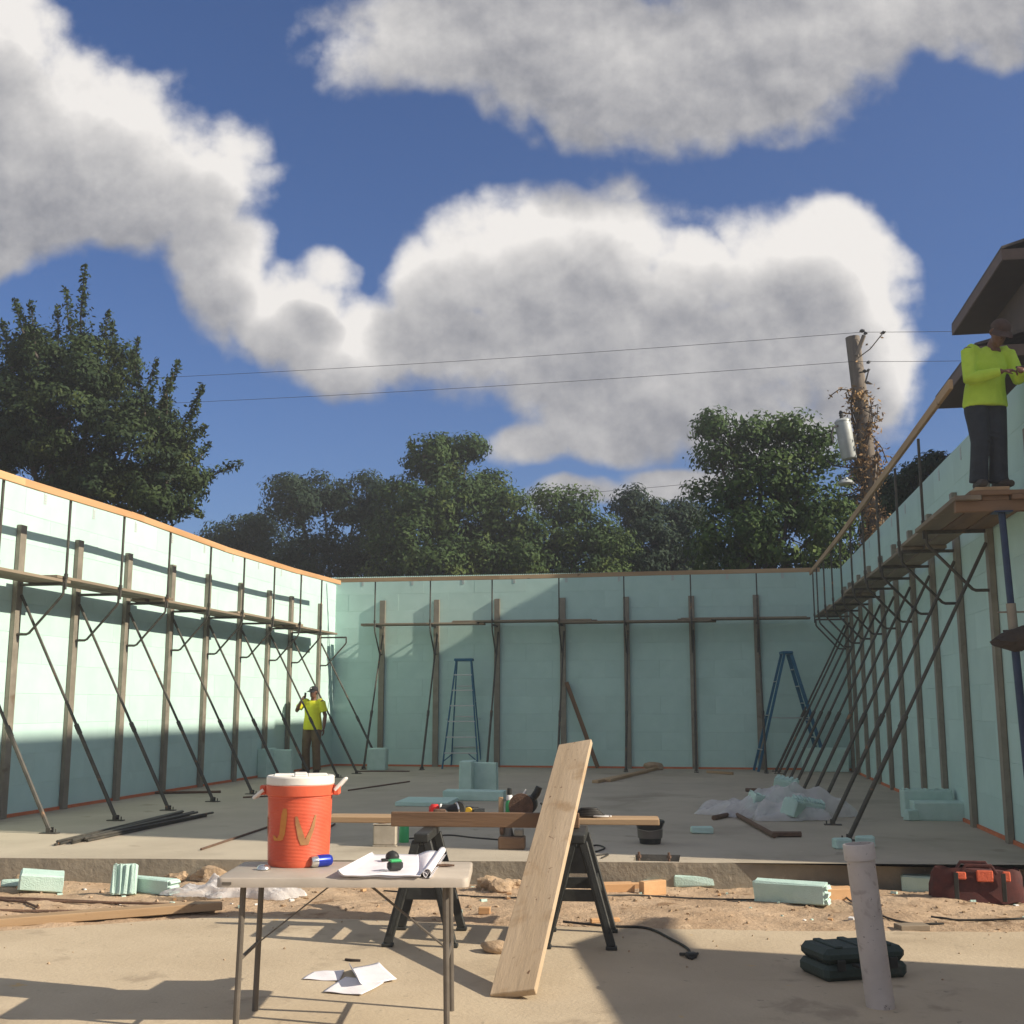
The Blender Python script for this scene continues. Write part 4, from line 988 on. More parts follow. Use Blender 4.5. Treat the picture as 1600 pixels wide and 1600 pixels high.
scrap('foam block standing at the left wall beside the worker', G(440, 1213), (.42, .3, .52), .2)
scrap('narrow foam block standing against the left wall', G(416, 1214), (.20, .5, .55), .0)
scrap('square foam block standing in the right back corner', G(1290, 1206), (.95, .28, .50), -.05)
pz = G(1452, 1280)
scrap('large foam block in the pile by the right wall', pz + V3(.1, 0, 0), (.62, .42, .22), -.02, 'end')
scrap('broken foam piece left of the pile by the right wall', G(1424, 1282), (.14, .12, .13), .5)
scrap('foam strip on top of the pile by the right wall', pz + V3(.02, .22, .0), (.60, .2, .34), .04, 'top')
# leaning brown timber on back wall and lumber lying there
a0, a1 = PY(934, 1200, YB - .42), PY(885, 1066, YB - .10); a0.z = .03; tag(board('leaning_timber', a0, a1, .09, .045, M['beam'], up=(0, -1, 0)), 'dark timber leaning against the back wall', 'timber')
for i, (u0, v0, u1, v1, lab) in enumerate([(930, 1224, 1008, 1208, 'brown lumber lying on the slab near the back wall, left piece'), (950, 1222, 1025, 1203, 'brown lumber lying on the slab near the back wall, right piece'), (1105, 1208, 1145, 1211, 'short thin stick on the slab near the back wall')]):
    tag(board('loose_lumber', G(u0, v0) + V3(0, 0, .03), G(u1, v1) + V3(0, 0, .03), .12 if i < 2 else .05, .05, M['timber']), lab, 'lumber')
p = G(1022, 1203); tag(MB().blob(p + V3(0, 0, .07), (.20, .14, .10), 9, 2, .3).build('dirt_heap', M['clod'], None, 40), 'small brown dirt heap at the foot of the back wall', 'dirt heap')
# steel bars on the slab
def bar(label, u0, v0, u1, v1, r_=.012, lift=.0, name='steel_bar', mat='rust', group='steel bars on the slab'):
    a, c = G(u0, v0), G(u1, v1); a.z = c.z = r_ + lift; tag(MB().tube([a, a.lerp(c, .5) + V3(0, 0, 0), c], r_, 6).build(name, M[mat], None, 60), label, 'steel bar', group)
rn2 = random.Random(8)
for k in range(11):
    f = k / 10; bar('long dark bar in the bundle by the left braces, %s from its far side' % ORD[k], 90 + f * 48 + rn2.uniform(-8, 8), 1322 - f * 6, 275 + f * 55 + rn2.uniform(-10, 10), 1272 + f * 3 + (0 if k % 2 else 1), .014, .0 + .026 * (k % 2), mat='pipe')
bar('single dark bar lying left of the cooler', 314, 1329, 418, 1294)
bar('single dark bar lying behind the cooler handle', 544, 1236, 640, 1222)
bar('bar lying along the left wall foot', 232, 1241, 345, 1239, .02)
bar('short bar on the slab left of the cooler lid', 380, 1247, 422, 1245)
bar('short bar end showing right of the cooler', 500, 1303, 523, 1289)
bar('bar lying on the slab in front of the back wall foam block', 560, 1206, 640, 1206)
for i, (u0, v0, u1, v1) in enumerate([(1132, 1266, 1210, 1310), (1205, 1308, 1252, 1308), (1165, 1237, 1210, 1238), (1115, 1282, 1160, 1272)]):
    bar('dark clamp bar beside the plastic pile, %s from the left' % ['second', 'rightmost', 'farthest', 'leftmost'][i], u0, v0, u1, v1, .03, group='clamp bars by the plastic pile', mat='rust')
    q = G(u1, v1); 
# bolts standing in the slab pocket
pkc = V3((px0 + px1) / 2, (py0 + py1) / 2, d * 0 - .13)
for i, (u, v) in enumerate(((1003, 1340), (1048, 1341))):
    q = G(u, v, -.06); tag(MB().tube([V3(q.x, (py0 + py1) / 2, -.13), V3(q.x, (py0 + py1) / 2, .05)], .012, 8).tube([V3(q.x, (py0 + py1) / 2, .0), V3(q.x, (py0 + py1) / 2, .022)], .022, 6).build('anchor_bolt', M['rust'], None, 40), 'rusty anchor bolt in the slab pocket, %s one' % ('left', 'right')[i], 'bolt')
# cords
def cord(label, pts, fn, r_=.008, mat='rubber'):
    P = [fn(u, v) + V3(0, 0, r_) for u, v in pts]; Q_ = []
    for i in range(len(P) - 1):
        p0, p1, p2, p3 = P[max(0, i - 1)], P[i], P[i + 1], P[min(len(P) - 1, i + 2)]
        for k in range(8):
            s = k / 8; q = .5 * ((2 * p1) + (p2 - p0) * s + (2 * p0 - 5 * p1 + 4 * p2 - p3) * s * s + (3 * p1 - p0 - 3 * p2 + p3) * s ** 3)
            Q_.append(q)
    Q_.append(P[-1])
    for q in Q_:
        zz = dirtZ(q.x, q.y) if padY(q.x) < q.y < edgeY(q.x) else (ZG if q.y <= padY(q.x) else 0); q.z = max(q.z, zz + r_)
    return tag(MB().tube(Q_, r_, 6).build('extension_cord', M[mat], None, 60), label, 'cord')
gp = lambda u, v: G(u, v, ZG); g0 = lambda u, v: G(u, v, 0)
cord('black cord running over the dirt past the right saw horse', [(600, 1393), (700, 1400), (800, 1404), (900, 1403), (985, 1400), (1085, 1405), (1180, 1407), (1260, 1405)], D, .007)
cord('black extension cord curling over the pad to its plug', [(880, 1442), (950, 1449), (1010, 1452), (1050, 1470), (1075, 1485), (1080, 1500), (1090, 1492)], gp, .009)
cord('black cord arching over the dirt beside the white pipe', [(1285, 1393), (1310, 1395), (1330, 1410), (1360, 1425), (1400, 1440), (1440, 1446), (1475, 1445)], D, .008)
cord('dark cord on the dirt near the right edge', [(1455, 1434), (1490, 1439), (1540, 1439), (1600, 1437), (1680, 1434)], D, .008)
cord('black cord coiled on the slab behind the right saw horse', [(905, 1330), (930, 1322), (945, 1326), (930, 1332), (905, 1334), (925, 1338), (950, 1336), (940, 1342)], g0, .008)
cord('black cord lying on the slab under the beam', [(625, 1312), (660, 1310), (700, 1306), (740, 1310), (790, 1314)], g0, .008)
p = gp(1080, 1497); tag(MB().box(p + V3(0, 0, .018), (.07, .05, .034), rotz(.5), ch=.008).tube([p + V3(-.03, .02, .018), p + V3(-.07, .05, .012)], .01, 6).build('cord_plug', M['black'], None, None), 'black plug at the end of the cord on the pad', 'plug')

# ------------------------------------------------------------------ pipe, tool case, tool bag, blue post
p0 = G(1376, 1573, ZG); p1 = PY(1341, 1318, p0.y); k_ = p0.y / FPX; rp = 20 * k_
pv = thing('pvc_pipe', 'speckled white PVC pipe stub with a coupling leaning left', 'pipe', tuple(p0))
ax = (p1 - p0); fr = frame(ax, (0, 1, 0)); m = Matrix((fr.col[1], fr.col[2], fr.col[0])).transposed().to_4x4(); m.translation = p0; L = ax.length
MB().lathe([(rp, -.02), (rp, L - .07)], n=32).xf(m).build('pipe', M['pvc'], pv, 40)
MB().lathe([(rp * 1.02, L - .085), (rp * 1.13, L - .083), (rp * 1.13, L - .004), (rp * 1.09, L), (rp * .95, L), (rp * .93, L - .06)], n=32).xf(m).build('coupling', M['pvc'], pv, 40)
# case
cs = [G(1258, 1524, ZG), G(1345, 1536, ZG), G(1412, 1512, ZG)]
q = G(1333, 1522, ZG); tcx = thing('tool_case', 'dark green plastic tool case lying behind the white pipe', 'tool case', tuple(q)); cr = rotz(R(24))
def cq(x, y, z): return q + cr @ Vector((x, y, 0)) + V3(0, 0, z)
MB().box(cq(0, 0, .045), (.54, .33, .09), cr, ch=.025).build('base', M['case'], tcx, None)
lidc = MB().box(cq(0, 0, .135), (.53, .32, .086), cr, ch=.03).build('lid', M['case'], tcx, None)
for k in range(3): MB().box(cq(-.16 + .16 * k, 0, .182), (.05, .27, .014), cr, ch=.005).build('lid_rib', M['case'], lidc, None)
for sx in (-1, 1): MB().box(cq(sx * .17, -.168, .09), (.05, .014, .06), cr, ch=.003).build('latch', M['black'], tcx, None)
MB().tube([cq(-.09, -.165, .09), cq(-.085, -.205, .09), cq(.085, -.205, .09), cq(.09, -.165, .09)], .012, 8).build('handle', M['black'], tcx)
# bag
q = mid(D(1476, 1410), D(1588, 1410)); bg_ = thing('tool_bag', 'maroon canvas tool bag with bright orange lining on the dirt', 'tool bag', tuple(q)); w2 = (D(1588, 1410) - D(1476, 1410)).length / 2
b = MB(); n = 20; prof = [(.96, 0), (1.03, .03), (1.0, .12), (.95, .21), (.90, .25)]; vs = []; fs = []
for (s, z) in prof:
    for k in range(n):
        a = 2 * math.pi * k / n; e = lambda t: math.copysign(abs(t) ** .5, t)
        vs.append(q + V3(e(math.cos(a)) * w2 * s + .012 * math.sin(k * 2.7 + z * 30), .13 + e(math.sin(a)) * .13 * (1.05 - z * 1.5), z + .012 * math.sin(k * 1.9)))
for i in range(len(prof) - 1):
    for k in range(n): fs.append((i * n + k, i * n + (k + 1) % n, (i + 1) * n + (k + 1) % n, (i + 1) * n + k))
fs.append(tuple(range(n))[::-1]); b.add(vs, fs); b.build('bag_body', M['bag'], bg_, 50)
b = MB()
for (x, w_, h_) in ((-.16, .08, .06), (.05, .13, .09), (.24, .06, .08)): b.box(q + V3(x * w2 * 2.4, .004, .205), (w_, .02, h_), Matrix.Rotation(-.15, 3, 'X'), ch=.008).build('orange_flap', M['bagorange'], bg_, None); b = MB()
MB().blob(q + V3(0, .13, .205), (w2 * .85, .09, .04), 3, 2, .15).build('contents', M['bag'], bg_)
for sy in (.02, .22): MB().tube([q + V3(-.14, sy, .22), q + V3(-.10, sy, .285), q + V3(.10, sy, .285), q + V3(.14, sy, .22)], .014, 8, flat=.5).build('handle', M['bag'], bg_)
for sx in (-.5, .5): MB().box(q + V3(sx * w2, -.012, .12), (.035, .01, .22), ch=.003).build('strap', M['black'], bg_, None)

ZC = BP['R'][1] + .012
# blue shore post with collar and a crossbar
q0 = G(1592, 1338, 0); q1 = PY(1566, 812, 10.92); q0 = V3(min(q0.x, 2.86), 11.05, 0); q1 = V3(q1.x, 10.92, ZC - .134)
sp = thing('shore_post', 'tall blue steel shore post under the platform at the right wall', 'shore post', tuple(q0))
MB().tube([q0, q0.lerp(q1, .68)], .036, 12).build('lower_tube', M['bluepost'], sp)
MB().tube([q0.lerp(q1, .66), q0.lerp(q1, .735)], .043, 12).build('collar', M['steel'], sp)
MB().tube([q0.lerp(q1, .73), q1], .032, 12).build('upper_tube', M['bluepost'], sp)
MB().box(q0 + V3(0, 0, .006), (.15, .15, .012)).build('base_plate', M['bluepost'], sp, None)
MB().box(q1 + V3(0, 0, .004), (.16, .16, .012)).build('head_plate', M['bluepost'], sp, None)
pc = q0.lerp(q1, .71); MB().tube([pc + V3(-.12, 0, 0), pc + V3(.3, 0, .0)], .008, 6).build('pin', M['steel'], sp)
# dark tarp bundle hanging on the post's hook
tq = PY(1585, 1003, q0.y - .12); tb = thing('tarp_bundle', 'dark brown tarp bundle hung on the blue post at the right edge', 'tarp', tuple(tq))
b = MB(); prof = [(-.21, .004, 0), (-.17, .028, .004), (-.10, .062, .016), (0, .085, .03), (.10, .10, .05), (.22, .09, .07)]
b.tube([tq + V3(x, 0, z) for x, r_, z in prof], [r_ for x, r_, z in prof], 12, flat=.9).blob(tq + V3(.06, .01, .03), (.17, .10, .085), 21, 3, .34).blob(tq + V3(-.06, -.01, .005), (.11, .07, .055), 22, 3, .3).build('tarp', M['tarp'], tb, 50)
MB().tube([tq + V3(.02, 0, .1), tq + V3(.02, .1, .12)], .008, 6).build('hook', M['steel'], tb)
# upper working platform of thick boards under the worker
ZP, YW = ZC + .099, 11.0
tag(board('platform_bearer', (2.30, 10.92, ZC - .072), (3.02, 10.92, ZC - .072), .09, .10, M['beam']), 'thick reddish bearer across the near end of the platform', 'bearer')
for i, x in enumerate((2.40, 2.65, 2.90)):
    tag(board('platform_plank', (x, 10.82 + .05 * (i % 2), ZC), (x, 12.88 - .06 * i, ZC), .235, .044, M['beam' if i else 'plank']), 'near platform plank below the worker, %s' % ('outer row', 'middle row', 'wall side')[i], 'plank', 'planks of the near platform')
for i, y in enumerate((10.95, 11.75)):
    tag(board('platform_board', (2.42 + .04 * i, y, ZC + .043), (3.02, y, ZC + .043), .235, .042, M['beam']), 'reddish cross board on the platform, %s' % ('right under the worker\'s boots', 'behind the worker')[i], 'board')
tag(board('platform_board', (2.62, 10.84, ZC + .0815), (2.62, 12.0, ZC + .0815), .30, .035, M['timber']), 'brown top board the worker on the platform stands on', 'board')

# ------------------------------------------------------------------ on the dirt: scraps, clods, lumber, rebar, plastic
scrap('chunky foam offcut at the far left of the dirt', D(64, 1394), (.36, .22, .14), .55, None, (.1, .1))
scrap('ribbed foam offcut standing on end left of the long offcut', D(193, 1400), (.20, .10, .25), .25, 'front', (-.25, 0))
scrap('long foam offcut beside the ribbed one', D(236, 1394), (.52, .13, .12), -.35, 'end')
scrap('white foam crumb at the left edge of the dirt', D(18, 1385), (.16, .08, .06), .3)
scrap('curved foam offcut beside the slab face near the pocket', D(1084, 1384), (.36, .16, .10), .12)
scrap('pale foam sliver against the slab face left of the white pipe', D(1296, 1378), (.28, .12, .06), .05, 'top')
scrap('long rectangular foam offcut in the middle of the dirt', D(1236, 1410), (.58, .14, .16), -.30, 'end')
scrap('foam offcut in shade beside the tool bag', D(1446, 1392), (.40, .2, .13), -.1)
scrap('thin foam strip under the wood offcuts by the right saw horse', D(1003, 1384), (.34, .14, .06), -.35)
scrap('grey foam crumbs left of the tool bag', D(1400, 1388), (.34, .12, .07), .05, 'top')
scrap('tiny white foam bit at the right edge of the dirt', D(1592, 1400), (.12, .06, .03), 0)
for i, (u, v, w_, d_, h_, a, lab) in enumerate([(1298, 1404, .40, .16, .09, .35, 'pale square-cut timber block beside the long foam offcut'), (962, 1392, .30, .14, .07, .3, 'pale wood offcut by the right saw horse, flat one'), (1020, 1398, .24, .07, .12, .7, 'wood offcut standing askew right of the saw horse'), (985, 1388, .34, .09, .05, .15, 'orange-lit wood offcut beside the foam strip'),
        (757, 1427, .09, .06, .05, .1, 'small wood cube on the dirt left of the leaning board'), (945, 1440, .22, .05, .03, .4, 'bright orange splinter near the right saw horse foot'), (925, 1372, .2, .05, .05, 1.2, 'short wood stick leaning on the slab face'), (1425, 1452, .22, .12, .04, .3, 'dark flat chip on the dirt near the case')]):
    tag(MB().box(D(u, v) + V3(0, 0, h_ / 2 - .004), (w_, d_, h_), rotz(a), ch=.004).build('wood_offcut', M['pine' if i not in (7,) else 'plank'], None, None), lab, 'wood offcut')
for i, (u, v, r_, lab) in enumerate([(40, 1382, .09, 'clay clod at the far left beside the slab face'), (140, 1375, .09, 'low clay clod at the slab face between the two left offcuts'), (262, 1375, .13, 'clay clod behind the long foam offcut'), (280, 1378, .10, 'rounded clay clod right of the long offcut'), (310, 1372, .17, 'largest clay clod at the slab face'), (325, 1378, .12, 'clay clod half under the plastic sheet'),
        (765, 1388, .10, 'clay clod at the slab face right of the table'), (785, 1392, .08, 'small clay clod right of the table end'), (800, 1386, .07, 'clay clod beside the leaning board'), (1215, 1375, .08, 'clod at the slab face above the long offcut'), (1255, 1377, .06, 'small clod left of the pale foam sliver')]):
    p = D(u, v); tag(MB().blob(p + V3(0, 0, r_ * .35), (r_ * 1.15, r_ * .9, r_ * .75), i + 40, 3, .32).build('clay_clod', M['clod'], None, 40), lab, 'clod', 'clay clods along the slab')
a0, a1 = D(-60, 1452), D(345, 1421); tag(board('long_lumber', a0 + V3(0, 0, .03), a1 + V3(0, 0, .035), .14, .06, M['timber']), 'long dirty lumber lying along the pad edge at left', 'lumber')
for i, q in enumerate([[(-40, 1404), (60, 1407), (180, 1413), (300, 1416)], [(-40, 1407), (100, 1411), (230, 1414), (330, 1419)], [(-40, 1424), (60, 1426), (200, 1426)], [(-40, 1405), (40, 1412), (60, 1421)], [(95, 1376), (130, 1374), (165, 1376)]]):
    P = [D(u, v) + V3(0, 0, .012) for u, v in q]; tag(MB().tube(P, .010, 6).build('rebar', M['rust'], None, 60), 'rusty rebar lying on the left part of the dirt, %s from the slab' % ['second', 'third', 'fifth', 'fourth', 'first'][i], 'rebar', 'rebar on the dirt')
def crumple(name, label, c, rx, ry, h_, seed, mat, nseg=80):
    rs = np.random.RandomState(seed); ph = [(rs.normal(size=2) * rs.uniform(3, 22), rs.rand() * 6, rs.rand()) for _ in range(16)]
    vs, fs = [], []
    for i in range(nseg + 1):
        for j in range(nseg + 1):
            u, v = i / nseg * 2 - 1, j / nseg * 2 - 1; r_ = math.sqrt(u * u + v * v) + 1e-6; m_ = max(abs(u), abs(v)); s = m_ / r_ 
            ang = math.atan2(v, u); ed = 1 + .22 * math.sin(ang * 3 + seed) + .12 * math.sin(ang * 7 + 1) + .06 * math.sin(ang * 13)
            x, y = u * s * rx * ed, v * s * ry * ed
            n_ = sum(a * (1 - abs(math.sin(x * f[0] / rx * .5 + y * f[1] / ry * .5 + p_ + .8 * math.sin(y * 5 / ry + p_)))) / (.35 + .09 * math.hypot(*f)) for f, p_, a in ph) / 4.2
            z = max(.004, (1 - m_ ** 2) ** .6 * h_ * n_ * 1.25 if m_ < 1 else 0) + .008 * rs.rand()
            vs.append(Vector(c) + V3(x, y, z))
    for i in range(nseg):
        for j in range(nseg): k = i * (nseg + 1) + j; fs.append((k, k + nseg + 1, k + nseg + 2, k + 1))
    return tag(MB().add(vs, fs).build(name, mat, None, 24), label, 'plastic sheet')
M['sheet'] = pmat('cloudy sheeting', (.66, .645, .64), (.76, .745, .74), .3, 7, .15, spec=.5)
_n = M['sheet'].node_tree; _t = NT(_n); _o = _n.nodes['Material Output']; _tr = _t.n('ShaderNodeBsdfTransparent'); _mx = _t.n('ShaderNodeMixShader'); _mx.inputs[0].default_value = .45
_t.put(_mx.inputs[1], _n.nodes['Principled BSDF'].outputs[0]); _t.put(_mx.inputs[2], _tr.outputs[0]); _t.put(_o.inputs[0], _mx.outputs[0])
crumple('plastic_sheet', 'crumpled clear plastic sheet on the dirt behind the table', D(372, 1398), .52, .26, .24, 3, M['sheet'])
crumple('plastic_sheet', 'crumpled pale plastic wrap pile on the slab by right braces', G(1215, 1276), .85, .55, .34, 6, M['sheet'])
for i, (u, v, w_, h_, a) in enumerate([(1190, 1276, .34, .22, .5), (1228, 1266, .30, .38, -.3), (1262, 1280, .4, .18, .2), (1240, 1282, .25, .2, 1.0)]):
    scrap('foam chunk in the plastic pile, %s from the left' % ['first', 'second', 'fourth', 'third'][i], G(u, v), (w_, .18, h_), a, 'top', (.25, .2))

b = MB(); rc = random.Random(17)
for i in range(90):
    x = rc.uniform(-7, 3); f = rc.random(); y = padY(x) + (edgeY(x) - padY(x)) * (.15 + .82 * f); s_ = rc.uniform(.008, .03)
    b.box((x, y, dirtZ(x, y) + s_ * .3), (s_ * rc.uniform(.8, 2.2), s_, s_ * .7), rotz(rc.uniform(0, 3)) @ Matrix.Rotation(rc.uniform(-.4, .4), 3, 'X'), mi=rc.choice([0, 0, 1, 2]))
tag(b.build('site_litter', [M['scrap'], M['pine'], M['white']], None, None), 'tiny foam crumbs and wood chips littering the dirt strip', 'litter', kind='stuff')

# ------------------------------------------------------------------ step ladders
def ladder(label, base, rz, H, w0, w1, spread, rungs):
    t = thing('step_ladder', label, 'step ladder', tuple(base), 'blue step ladders'); rot = rotz(rz); base = Vector(base)
    def q(x, y, z): return base + rot @ V3(x, y, z)
    for sx in (-1, 1):
        for (y0, nm, dx) in ((-spread / 2, 'front_rail', 0), (spread / 2, 'rear_rail', -.05)):
            a, e = q(sx * (w0 / 2 + dx), y0, .0), q(sx * (w1 / 2), math.copysign(.07, y0), H - .03); fr = frame(e - a, rot @ V3(1, 0, 0))
            MB().box((a + e) / 2, ((e - a).length, .028 if True else .03, .075) if False else ((e - a).length, .075 if nm == 'front_rail' else .055, .028), fr, ch=.004).build(nm, M['blue'], t, None)
    MB().box(q(0, 0, H), (w1 + .09, .22, .06), rot, ch=.012).build('top_cap', M['blue'], t, None)
    for k in range(rungs):
        f = (k + 1) / (rungs + 1); w = w0 + (w1 - w0) * f; y = -spread / 2 + (spread / 2 - .07) * f
        MB().box(q(0, y, H * f), (w, .085, .024), rot, ch=.004).build('step', M['alu'], t, None)
        if k % 2 == 0:
            MB().box(q(0, -y, H * f + .1), (w - .06, .03, .022), rot, ch=.004).build('rear_bar', M['alu'], t, None)
    for sx in (-1, 1):
        y = spread / 2 * .55; MB().tube([q(sx * (w0 * .45 + w1 * .03), -y, H * .45), q(sx * (w0 * .45 + w1 * .03), 0, H * .445), q(sx * (w0 * .42 + w1 * .03), y, H * .45)], .010, 6).build('spreader', M['alu'], t)
        MB().tube([q(sx * w0 * .48, -spread / 2 + .01, .16), q(sx * w0 * .2, -spread / 2 * .86, H / (rungs + 1))], .012, 6).build('knee_brace', M['blue'], t)
    return t
lb = mid(G(696, 1203), G(750, 1197)); lh = PY(725, 1031, lb.y).z
ladder('blue step ladder facing the camera in front of the back wall', lb, R(4), lh, .80, .34, 1.0, 6)
lb2 = mid(G(1187, 1206), G(1283, 1204)); lh2 = PY(1239, 1020, lb2.y).z
ladder('blue step ladder seen from its side near the right back corner', lb2, R(98), lh2, .62, .34, (G(1283, 1206) - G(1187, 1208)).length, 6)

# ------------------------------------------------------------------ people
def remesh(mb, name, mat, parent, vox, it=4):
    o = mb.build(name, mat, parent, None)
    md = o.modifiers.new('skin', 'REMESH'); md.mode = 'VOXEL'; md.voxel_size = vox; md.use_smooth_shade = True
    sm = o.modifiers.new('relax', 'SMOOTH'); sm.iterations = it; sm.factor = .5
    return o
def hand(b, wrist, dirn, palm_n, side, curl=.5, k=1.0):
    """palm and five separate bent fingers; dirn = wrist to knuckles, palm_n = out of the palm, side = +1 thumb towards dirn x palm_n"""
    d = Vector(dirn).normalized(); n = Vector(palm_n); n = (n - d * n.dot(d)).normalized(); s = d.cross(n) * side; w = Vector(wrist)
    b.tube([w - d * .02, w + d * .015, w + d * .05, w + d * .088], [.026 * k, .030 * k, .040 * k, .036 * k], 10, up=s, flat=.42)
    for i, (off, L) in enumerate(((.028, .072), (.010, .080), (-.009, .074), (-.027, .058))):
        p = w + d * .082 + s * off; q = []
        for j in range(4):
            q.append(p.copy()); a = curl * (j + .6) * .8; p = p + (d * math.cos(a) + n * math.sin(a)) * L * (.42, .32, .26, 0)[j]
        b.tube(q, [.0095, .009, .0085, .0065], 8)
    t0 = w + d * .025 + s * .030; t1 = t0 + (s * .8 + d * .7 + n * .25).normalized() * .035; t2 = t1 + (d + s * .25 + n * .5).normalized() * .032; t3 = t2 + (d + n * .6).normalized() * .022
    b.tube([t0, t1, t2, t3], [.013, .0115, .010, .007], 8)
def person(label, base, rz, J, mats, long_sleeve, cap, k=1.0):
    """J: joints in the figure's own frame (x to its left in the picture's right, -y = facing, z up)"""
    t = thing('person', label, 'person', tuple(base)); base = Vector(base); rot = rotz(rz)
    J = {a: (tuple(c * k for c in v) if len(v) == 3 and a not in ('face', 'up') and not a.startswith('toe') else v) for a, v in J.items()}
    q = lambda p: base + rot @ Vector(p); D3 = lambda p: rot @ Vector(p)
    g = {k: q(v) for k, v in J.items() if not k.startswith('hand')}
    upx = D3((1, 0, 0))
    hd, face, crown = g['head'], D3(J['face']).normalized(), D3(J['up']).normalized(); sidev = face.cross(crown).normalized()
    # body: one continuous skin
    b = MB()
    b.tube([hd - crown * .115 + face * .03, hd - crown * .09 + face * .025, hd - crown * .045 + face * .012, hd, hd + crown * .05 - face * .005, hd + crown * .095, hd + crown * .118],
           [.035, .058, .072, .080, .080, .058, .02], 14, up=face, flat=.86)
    b.tube([hd + face * .062 + crown * .018, hd + face * .092 - crown * .018, hd + face * .078 - crown * .032], [.010, .016, .010], 8)          # nose
    b.tube([hd + face * .068 - crown * .056 - sidev * .02, hd + face * .080 - crown * .058, hd + face * .068 - crown * .056 + sidev * .02], .008, 6)  # mouth
    b.tube([hd + face * .05 - crown * .10, hd + face * .066 - crown * .085], [.022, .024], 8)                                                     # chin
    for s in (-1, 1):
        e = hd + sidev * (s * .074) - crown * .005 - face * .01; b.tube([e - crown * .03, e + sidev * s * .01, e + crown * .03], [.010, .016, .012], 8, up=face, flat=.5)
        b.tube([hd + face * .068 + sidev * s * .012 + crown * .028, hd + face * .060 + sidev * s * .05 + crown * .028], .009, 6)                    # brow
    b.tube([g['neck'] - Vector((0, 0, .07)), g['neck'], hd - crown * .06 - face * .015], [.068, .056, .053], 12)
    ch_, pe = g['chest'], g['pelvis']
    b.tube([pe - Vector((0, 0, .09)), pe, pe.lerp(ch_, .45), ch_, ch_.lerp(g['neck'], .62)], [.135, .155, .135, .160, .11], 14, up=upx, flat=.62)
    for s in 'LR':
        b.tube([g['sh' + s].lerp(ch_, .25), g['sh' + s], g['sh' + s].lerp(g['el' + s], .4), g['el' + s], g['el' + s].lerp(g['wr' + s], .35), g['wr' + s]], [.055, .056, .047, .040, .042, .026], 10)
        b.tube([g['hip' + s], g['hip' + s].lerp(g['kn' + s], .5), g['kn' + s], g['kn' + s].lerp(g['an' + s], .35), g['an' + s]], [.085, .078, .056, .056, .038], 12)
        fd = D3(J.get('toe' + s, (0, -1, 0))); b.tube([g['an' + s] + fd * -.03 - Vector((0, 0, .04)), g['an' + s] + fd * .08 - Vector((0, 0, .045)), g['an' + s] + fd * .16 - Vector((0, 0, .055))], [.035, .036, .025], 10)
        hd_, hn, sg, cu = J['hand' + s]; hand(b, g['wr' + s], D3(hd_), D3(hn), sg, cu)
    body = remesh(b, 'body', M['skin'], t, .0075, 3)
    for s in (-1, 1):
        MB().blob(hd + face * .066 + sidev * s * .030 + crown * .012, .0105, 1, 2, 0).build('eye', M['hair'], body)
    # hair and cap
    b = MB().tube([hd - crown * .055 - face * .055, hd - face * .035 + crown * .0, hd + crown * .05 - face * .02, hd + crown * .09 - face * .01], [.045, .070, .074, .050], 14, up=face, flat=1.0)
    remesh(b, 'hair', M['hair'], t, .009, 3)
    b = MB().tube([hd + crown * .040 - face * .006, hd + crown * .065 - face * .006, hd + crown * .10 - face * .008, hd + crown * .128 - face * .01], [.096, .098, .080, .030], 20, up=face, flat=.92)
    cp = b.build('cap', M[cap[0]], t, 60)
    vs, fs = [], []; n = 12
    for r_, dz in ((.090, .0), (.165, -.022)):
        for k in range(n + 1):
            a = -1.05 + 2.1 * k / n; vs.append(hd + crown * (.048 + dz + (-.018 if r_ > .1 else 0) * abs(math.sin(a))) + face * (math.cos(a) * r_ * (1.05 if r_ > .1 else 1)) + sidev * (math.sin(a) * r_ * (.72 if r_ > .1 else .95)))
    vs += [v - crown * .006 for v in vs]; m_ = 2 * (n + 1)
    for k in range(n): fs += [(k, k + 1, n + 2 + k, n + 1 + k), (m_ + n + 1 + k, m_ + n + 2 + k, m_ + k + 1, m_ + k), (n + 1 + k, n + 2 + k, m_ + n + 2 + k, m_ + n + 1 + k)]
    MB().add(vs, fs).build('cap_brim', M[cap[0]], cp, 60)
    if cap[1]: MB().blob(hd + crown * .082 + face * .084, (.024, .012, .020), 2, 1, .1).build('cap_badge', M['white'], cp)
    # shirt
    b = MB()
    b.tube([g['hem'] - Vector((0, 0, .0)), g['hem'] + Vector((0, 0, .03)), pe.lerp(ch_, .25), pe.lerp(ch_, .6), ch_, ch_.lerp(g['neck'], .5), g['neck'] - Vector((0, 0, .035))], [.206, .210, .192, .176, .186, .140, .074], 18, up=upx, flat=.74)
    for s in 'LR':
        b.tube([g['sh' + s].lerp(ch_, .55), g['sh' + s].lerp(ch_, .2) + Vector((0, 0, .02)), g['sh' + s]], [.075, .070, .073], 12)
        if long_sleeve:
            b.tube([g['sh' + s], g['sh' + s].lerp(g['el' + s], .5), g['el' + s], g['el' + s].lerp(g['wr' + s], .3), g['el' + s].lerp(g['wr' + s], .7), g['el' + s].lerp(g['wr' + s], .95)], [.074, .068, .064, .062, .050, .040], 12)
        else: b.tube([g['sh' + s], g['sh' + s].lerp(g['el' + s], .35), g['sh' + s].lerp(g['el' + s], .72)], [.076, .076, .080], 12)
    # folds
    rn_ = random.Random(5)
